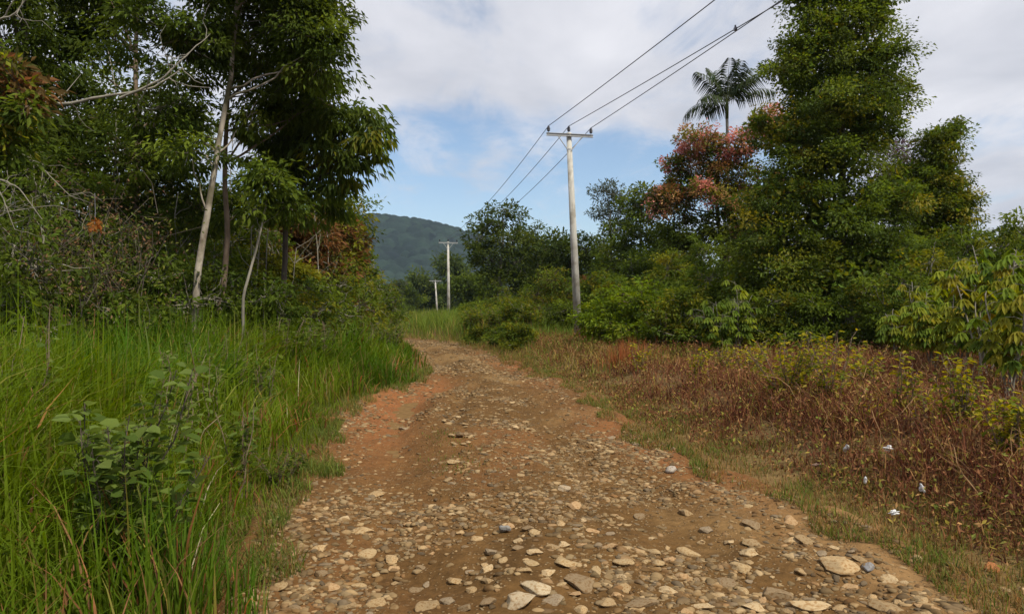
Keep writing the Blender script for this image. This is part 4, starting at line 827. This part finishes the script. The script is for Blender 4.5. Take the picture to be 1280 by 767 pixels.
# ------------------------------------------------------------------ power poles and wires
def rotz(a): return np.array([[math.cos(a), -math.sin(a), 0], [math.sin(a), math.cos(a), 0], [0, 0, 1]])
heads = []
def power_pole(base, top, az, label, armw=1.75):
    base = np.asarray(base, float); top = np.asarray(top, float); root = empty('power_pole', base); tag(root, label, 'utility pole', 'concrete power poles along the road')
    ax = nrm(top-base); mb = MB(); tube(mb, [base-ax*.3, base*.5+top*.5, top], [.165, .135, .10], 20); mb.build('pole', M_conc, root, base, True)
    R = rotz(az); ad = R@np.array([1., 0, 0]); fd = R@np.array([0, 1., 0]); ac = top-ax*.12-fd*.14
    mb = MB(); box(mb, ac+[0, 0, .05], (armw+.16, .09, .012), R); box(mb, ac+[0, 0, -.0], (armw+.16, .012, .10), R); box(mb, ac-[0, 0, .05], (armw+.16, .09, .012), R)
    mb.build('crossarm', M_steel, root, base)
    for sg in (-1, 1):
        mb = MB(); tube(mb, [ac+ad*sg*armw*.28-[0, 0, .06]-fd*.03, ac-[0, 0, .62]+fd*.02+ad*sg*.06], [.018, .018], 6); mb.build('brace', M_steel, root, base)
    mb = MB(); tube(mb, [top-ax*.70, top-ax*.64], [.112, .112], 18); mb.build('clamp_band', M_steel, root, base)
    mb = MB()
    for sg in (-.5, 0, .5): tube(mb, [ac+ad*sg*armw-fd*.03, ac+ad*sg*armw+fd*.05*(1 if sg else 4.5)], [.018, .018], 8)
    mb.build('bolts', M_steel, root, base); tops = []
    for k in (-1, 0, 1):
        ip = ac+ad*k*armw/2+np.array([0, 0, .055])
        if k == 0: ip = top+np.array([0, 0, 0.0])
        mb = MB(); prof_ = [(.012, 0), (.012, .06), (.055, .065), (.06, .10), (.04, .115), (.075, .13), (.07, .165), (.045, .18), (.06, .20), (.05, .235), (.03, .24), (.035, .27), (.012, .28)]
        th = np.arange(14)/14*2*pi; v = np.array([[rr_*math.cos(t), rr_*math.sin(t), z_] for rr_, z_ in prof_ for t in th]); i = np.arange(len(prof_)-1)[:, None]*14; j = np.arange(14)[None]
        f = np.stack([i+j, i+(j+1) % 14, i+14+(j+1) % 14, i+14+j], -1).reshape(-1, 4)
        mb.add(v+ip, [f, ((len(prof_)-1)*14+np.arange(14))[None]]); mb.build('insulator', M_ins, root, base, True); tops.append(ip+np.array([0, 0, .27]))
    heads.append(tops); return root
def on(px, D): x = (px-640)/F*D; return np.array([x, D, float(gz(x, D))])
b1 = on(723, 29.5); t1 = P(711, 166, 29.5)
power_pole(b1, t1, .20, 'nearest concrete power pole, leaning slightly left, with three dark insulators')
b2 = on(561, 74); power_pole(b2, P(560, 302, 74), .25, 'second concrete power pole along the far bend of the road')
b3 = on(547, 118); power_pole(b3, P(544, 350, 118), .15, 'smallest, most distant power pole left of the second one')
heads.append([P(500, 372, 230)+np.array([k*.8, 0, 0]) for k in (-1, 0, 1)])
# the pole behind the camera, carrying the near span
pb = np.array([13.2, -14., float(ground_h(13.2, -14.))]); power_pole(pb, pb+np.array([0, 0, 9.6]), .22, 'concrete power pole behind the viewpoint'); h0 = heads.pop()
def wire(a_, b_, sag, label, rr=.013, group='power lines between the poles', extra=None):
    t = np.linspace(0, 1, 40)[:, None]; p = a_*(1-t)+b_*t; p[:, 2] -= (4*sag*t*(1-t))[:, 0]
    mb = MB(); tube(mb, p, rr, 6); o = mb.build('power_line', M_wire, origin=(a_+b_)/2, smooth=True); tag(o, label, 'power line', group); return p
# near span end points: fitted to where the wires leave the top of the photo
def thru(a_, px, py, y_end, lift=0):
    "end point of a wire starting at a_ and passing the sight line (px,py)"
    return a_
tops1 = heads[0]
W = []
for k, (p0x, p0y, D0) in enumerate([(893, 0, 17.0), (905, 44.5, 19.6), (905, 49, 20.2)]):
    q = P(p0x, p0y, D0); a_ = tops1[k]; d_ = (q-a_); t = 45/abs(d_[1]); e = a_+d_*t; sag = .35
    e[2] += 4*sag*(1-1/t)   # keep the wire through q in spite of its sag
    W.append(wire(a_, e, sag, ['left wire of the near span passing overhead', 'middle wire of the near span passing overhead', 'right wire of the near span passing overhead'][k]))
# clamp joining the two right wires
i = np.argmin(np.abs((W[1][:, 0]/W[1][:, 1]*F+640)-905)); a_, b_ = W[1][i], W[2][np.argmin(np.abs(W[2][:, 1]-W[1][i][1]))]
mb = MB(); c_ = (a_+b_)/2; c_ = a_; box(mb, c_, (.07, .10, .07)); tube(mb, [c_, c_+[0, 0, .10]], [.035, .02], 8); tag(mb.build('wire_clamp', M_ins, origin=c_), 'small dark clamp on the two right wires against the clouds', 'clamp')
for s_, nm in ((0, 'second'), (1, 'third'), (2, 'farthest')):
    for k in range(3):
        wire(heads[s_][k], heads[s_+1][k], [.9, .8, 1.0][s_], ['left', 'middle', 'right'][k]+' wire of the '+nm+' span, going into the distance')

# labels that single out the plants of each group by their order in the view
ORD = ['first', 'second', 'third', 'fourth', 'fifth', 'sixth', 'seventh', 'eighth', 'ninth', 'tenth', 'eleventh', 'twelfth', 'thirteenth', 'fourteenth', 'fifteenth', 'sixteenth', 'seventeenth', 'eighteenth', 'nineteenth', 'twentieth', 'twenty-first', 'twenty-second', 'twenty-third', 'twenty-fourth', 'twenty-fifth', 'twenty-sixth', 'twenty-seventh']
for nm, base in (('verge_shrub', 'dense leafy shrub on the green bank before the near pole'), ('wood_edge_shrub', 'leafy shrub at the foot of the left wood'), ('tree_line_shrub', 'leafy shrub below the right hand trees'),
                 ('roadside_bush', 'yellowish green bush right of the far bend'), ('verge_bush', 'low leafy bush along the left verge'), ('grass_weed', 'dark green weed in the tall grass'), ('bare_sapling', 'thin pale leafless stem in the left wood')):
    L_ = sorted([o for o in sc.objects if o.name.split('.')[0] == nm and o.parent is None], key=lambda o: o.location.x/max(o.location.y, .1))
    for k, o in enumerate(L_): o['label'] = base+', '+ORD[k]+' from the left'

# ------------------------------------------------------------------ haze
HAZE = 0.00012
if HAZE:
    mb = MB(); zlo, zhi = -9.5, 260; box(mb, (0, 0, (zlo+zhi)/2), (5400, 5400, zhi-zlo)); m, nt, b, out = newmat('haze_air'); nt.nodes.remove(b)
    pv = nt.nodes.new('ShaderNodeVolumePrincipled'); pv.inputs['Color'].default_value = (.55, .74, 1.0, 1); pv.inputs['Density'].default_value = HAZE; pv.inputs['Anisotropy'].default_value = .2
    nt.links.new(pv.outputs[0], out.inputs['Volume']); tag(mb.build('haze', m), 'thin bluish haze filling the air', 'haze', kind='stuff')

# ------------------------------------------------------------------ sky, sun, camera
SUN_EL, SUN_AZ = radians(53), radians(136)      # azimuth measured from +Y (view direction) clockwise to +X
w = bpy.data.worlds.new('World'); sc.world = w; w.use_nodes = True; nt = w.node_tree; N = nt.nodes; L = nt.links
bg = N['Background']; sky = N.new('ShaderNodeTexSky'); sky.sky_type = 'NISHITA'; sky.sun_disc = False; sky.sun_elevation = SUN_EL; sky.sun_rotation = SUN_AZ; sky.air_density = 1.0; sky.dust_density = .6; sky.ozone_density = 1.5
tc = N.new('ShaderNodeTexCoord'); sp = N.new('ShaderNodeSeparateXYZ'); L.new(tc.outputs['Generated'], sp.inputs[0])
def math_(op, a_, b_=None, c_=None):
    n_ = N.new('ShaderNodeMath'); n_.operation = op
    for i_, v_ in enumerate((a_, b_, c_)):
        if v_ is None: continue
        if isinstance(v_, (int, float)): n_.inputs[i_].default_value = v_
        else: L.new(v_, n_.inputs[i_])
    return n_.outputs[0]
zc = math_('ADD', math_('MAXIMUM', sp.outputs[2], 0.0), .10)
cx = math_('DIVIDE', sp.outputs[0], zc); cy = math_('DIVIDE', sp.outputs[1], zc)
cv = N.new('ShaderNodeCombineXYZ'); L.new(cx, cv.inputs[0]); L.new(cy, cv.inputs[1])
def noise(scale, detail, rough, off=(0, 0, 0), sc3=(1, 1, 1), dist=0):
    mp = N.new('ShaderNodeMapping'); mp.inputs['Location'].default_value = off; mp.inputs['Scale'].default_value = sc3; L.new(cv.outputs[0], mp.inputs['Vector'])
    n_ = N.new('ShaderNodeTexNoise'); n_.inputs['Scale'].default_value = scale; n_.inputs['Detail'].default_value = detail; n_.inputs['Roughness'].default_value = rough; n_.inputs['Distortion'].default_value = dist
    L.new(mp.outputs[0], n_.inputs['Vector']); return n_.outputs['Fac']
def ramp(x, a_, b_): 
    n_ = N.new('ShaderNodeMapRange'); n_.interpolation_type = 'SMOOTHSTEP'; n_.inputs[1].default_value = a_; n_.inputs[2].default_value = b_; L.new(x, n_.inputs[0]); return n_.outputs[0]
big = noise(1.1, 8, .6, (3.1, 1.7, 0), (1, .75, 1), .4); fine = noise(3.6, 10, .62, (0, 4, 0), (1, .5, 1), .6)
# an opening in the cloud deck: low, ahead and slightly left
ex = math_('SUBTRACT', sp.outputs[0], -.02); ez = math_('SUBTRACT', sp.outputs[2], .135)
hole = math_('ADD', math_('POWER', math_('ABSOLUTE', math_('DIVIDE', ex, .40)), 2.0), math_('POWER', math_('ABSOLUTE', math_('DIVIDE', ez, .125)), 2.0))
front = ramp(sp.outputs[1], .0, .3)
holem = math_('MULTIPLY', math_('SUBTRACT', 1.0, ramp(hole, .15, 1.7)), front)
cov = math_('ADD', math_('MULTIPLY_ADD', big, .9, math_('MULTIPLY', fine, .75)), math_('MULTIPLY_ADD', holem, -.42, .10))
cm = ramp(cov, .50, .92)
cr_ = N.new('ShaderNodeValToRGB'); cr_.color_ramp.elements[0].position = .35; cr_.color_ramp.elements[0].color = (4.2, 4.3, 4.75, 1); cr_.color_ramp.elements[1].position = .65; cr_.color_ramp.elements[1].color = (5.9, 5.9, 6.25, 1)
L.new(noise(1.6, 9, .55, (7, 2, 0), (1, .6, 1), .3), cr_.inputs['Fac'])
mx = N.new('ShaderNodeMix'); mx.data_type = 'RGBA'; L.new(cm, mx.inputs[0]); L.new(sky.outputs[0], mx.inputs[6]); L.new(cr_.outputs[0], mx.inputs[7])
L.new(mx.outputs[2], bg.inputs['Color']); bg.inputs['Strength'].default_value = .108

sl = bpy.data.lights.new('sun', 'SUN'); sl.energy = 3.5; sl.angle = radians(2.5); sl.color = (1, .91, .74); so = bpy.data.objects.new('sun', sl); COL.objects.link(so)
from mathutils import Vector
dv_ = Vector((math.sin(SUN_AZ)*math.cos(SUN_EL), math.cos(SUN_AZ)*math.cos(SUN_EL), math.sin(SUN_EL))); so.rotation_euler = dv_.to_track_quat('Z', 'Y').to_euler()
cam = bpy.data.cameras.new('camera'); cam.lens = F/1280*36; cam.sensor_width = 36; cam.clip_end = 6000; cam.clip_start = .05
co = bpy.data.objects.new('camera', cam); COL.objects.link(co); co.location = (0, 0, CAMZ); co.rotation_euler = (radians(90)+math.atan((HZ-383.5)/F), 0, 0); sc.camera = co
sc.view_settings.view_transform = 'Standard'; sc.view_settings.look = 'None'; sc.view_settings.exposure = .46; sc.view_settings.gamma = 1
sc.render.engine = 'CYCLES'; cy_ = sc.cycles
cy_.max_bounces = 5; cy_.diffuse_bounces = 3; cy_.glossy_bounces = 2; cy_.transmission_bounces = 3; cy_.volume_bounces = 0; cy_.transparent_max_bounces = 4
cy_.use_denoising = True; cy_.sample_clamp_indirect = 6; cy_.caustics_reflective = False; cy_.caustics_refractive = False
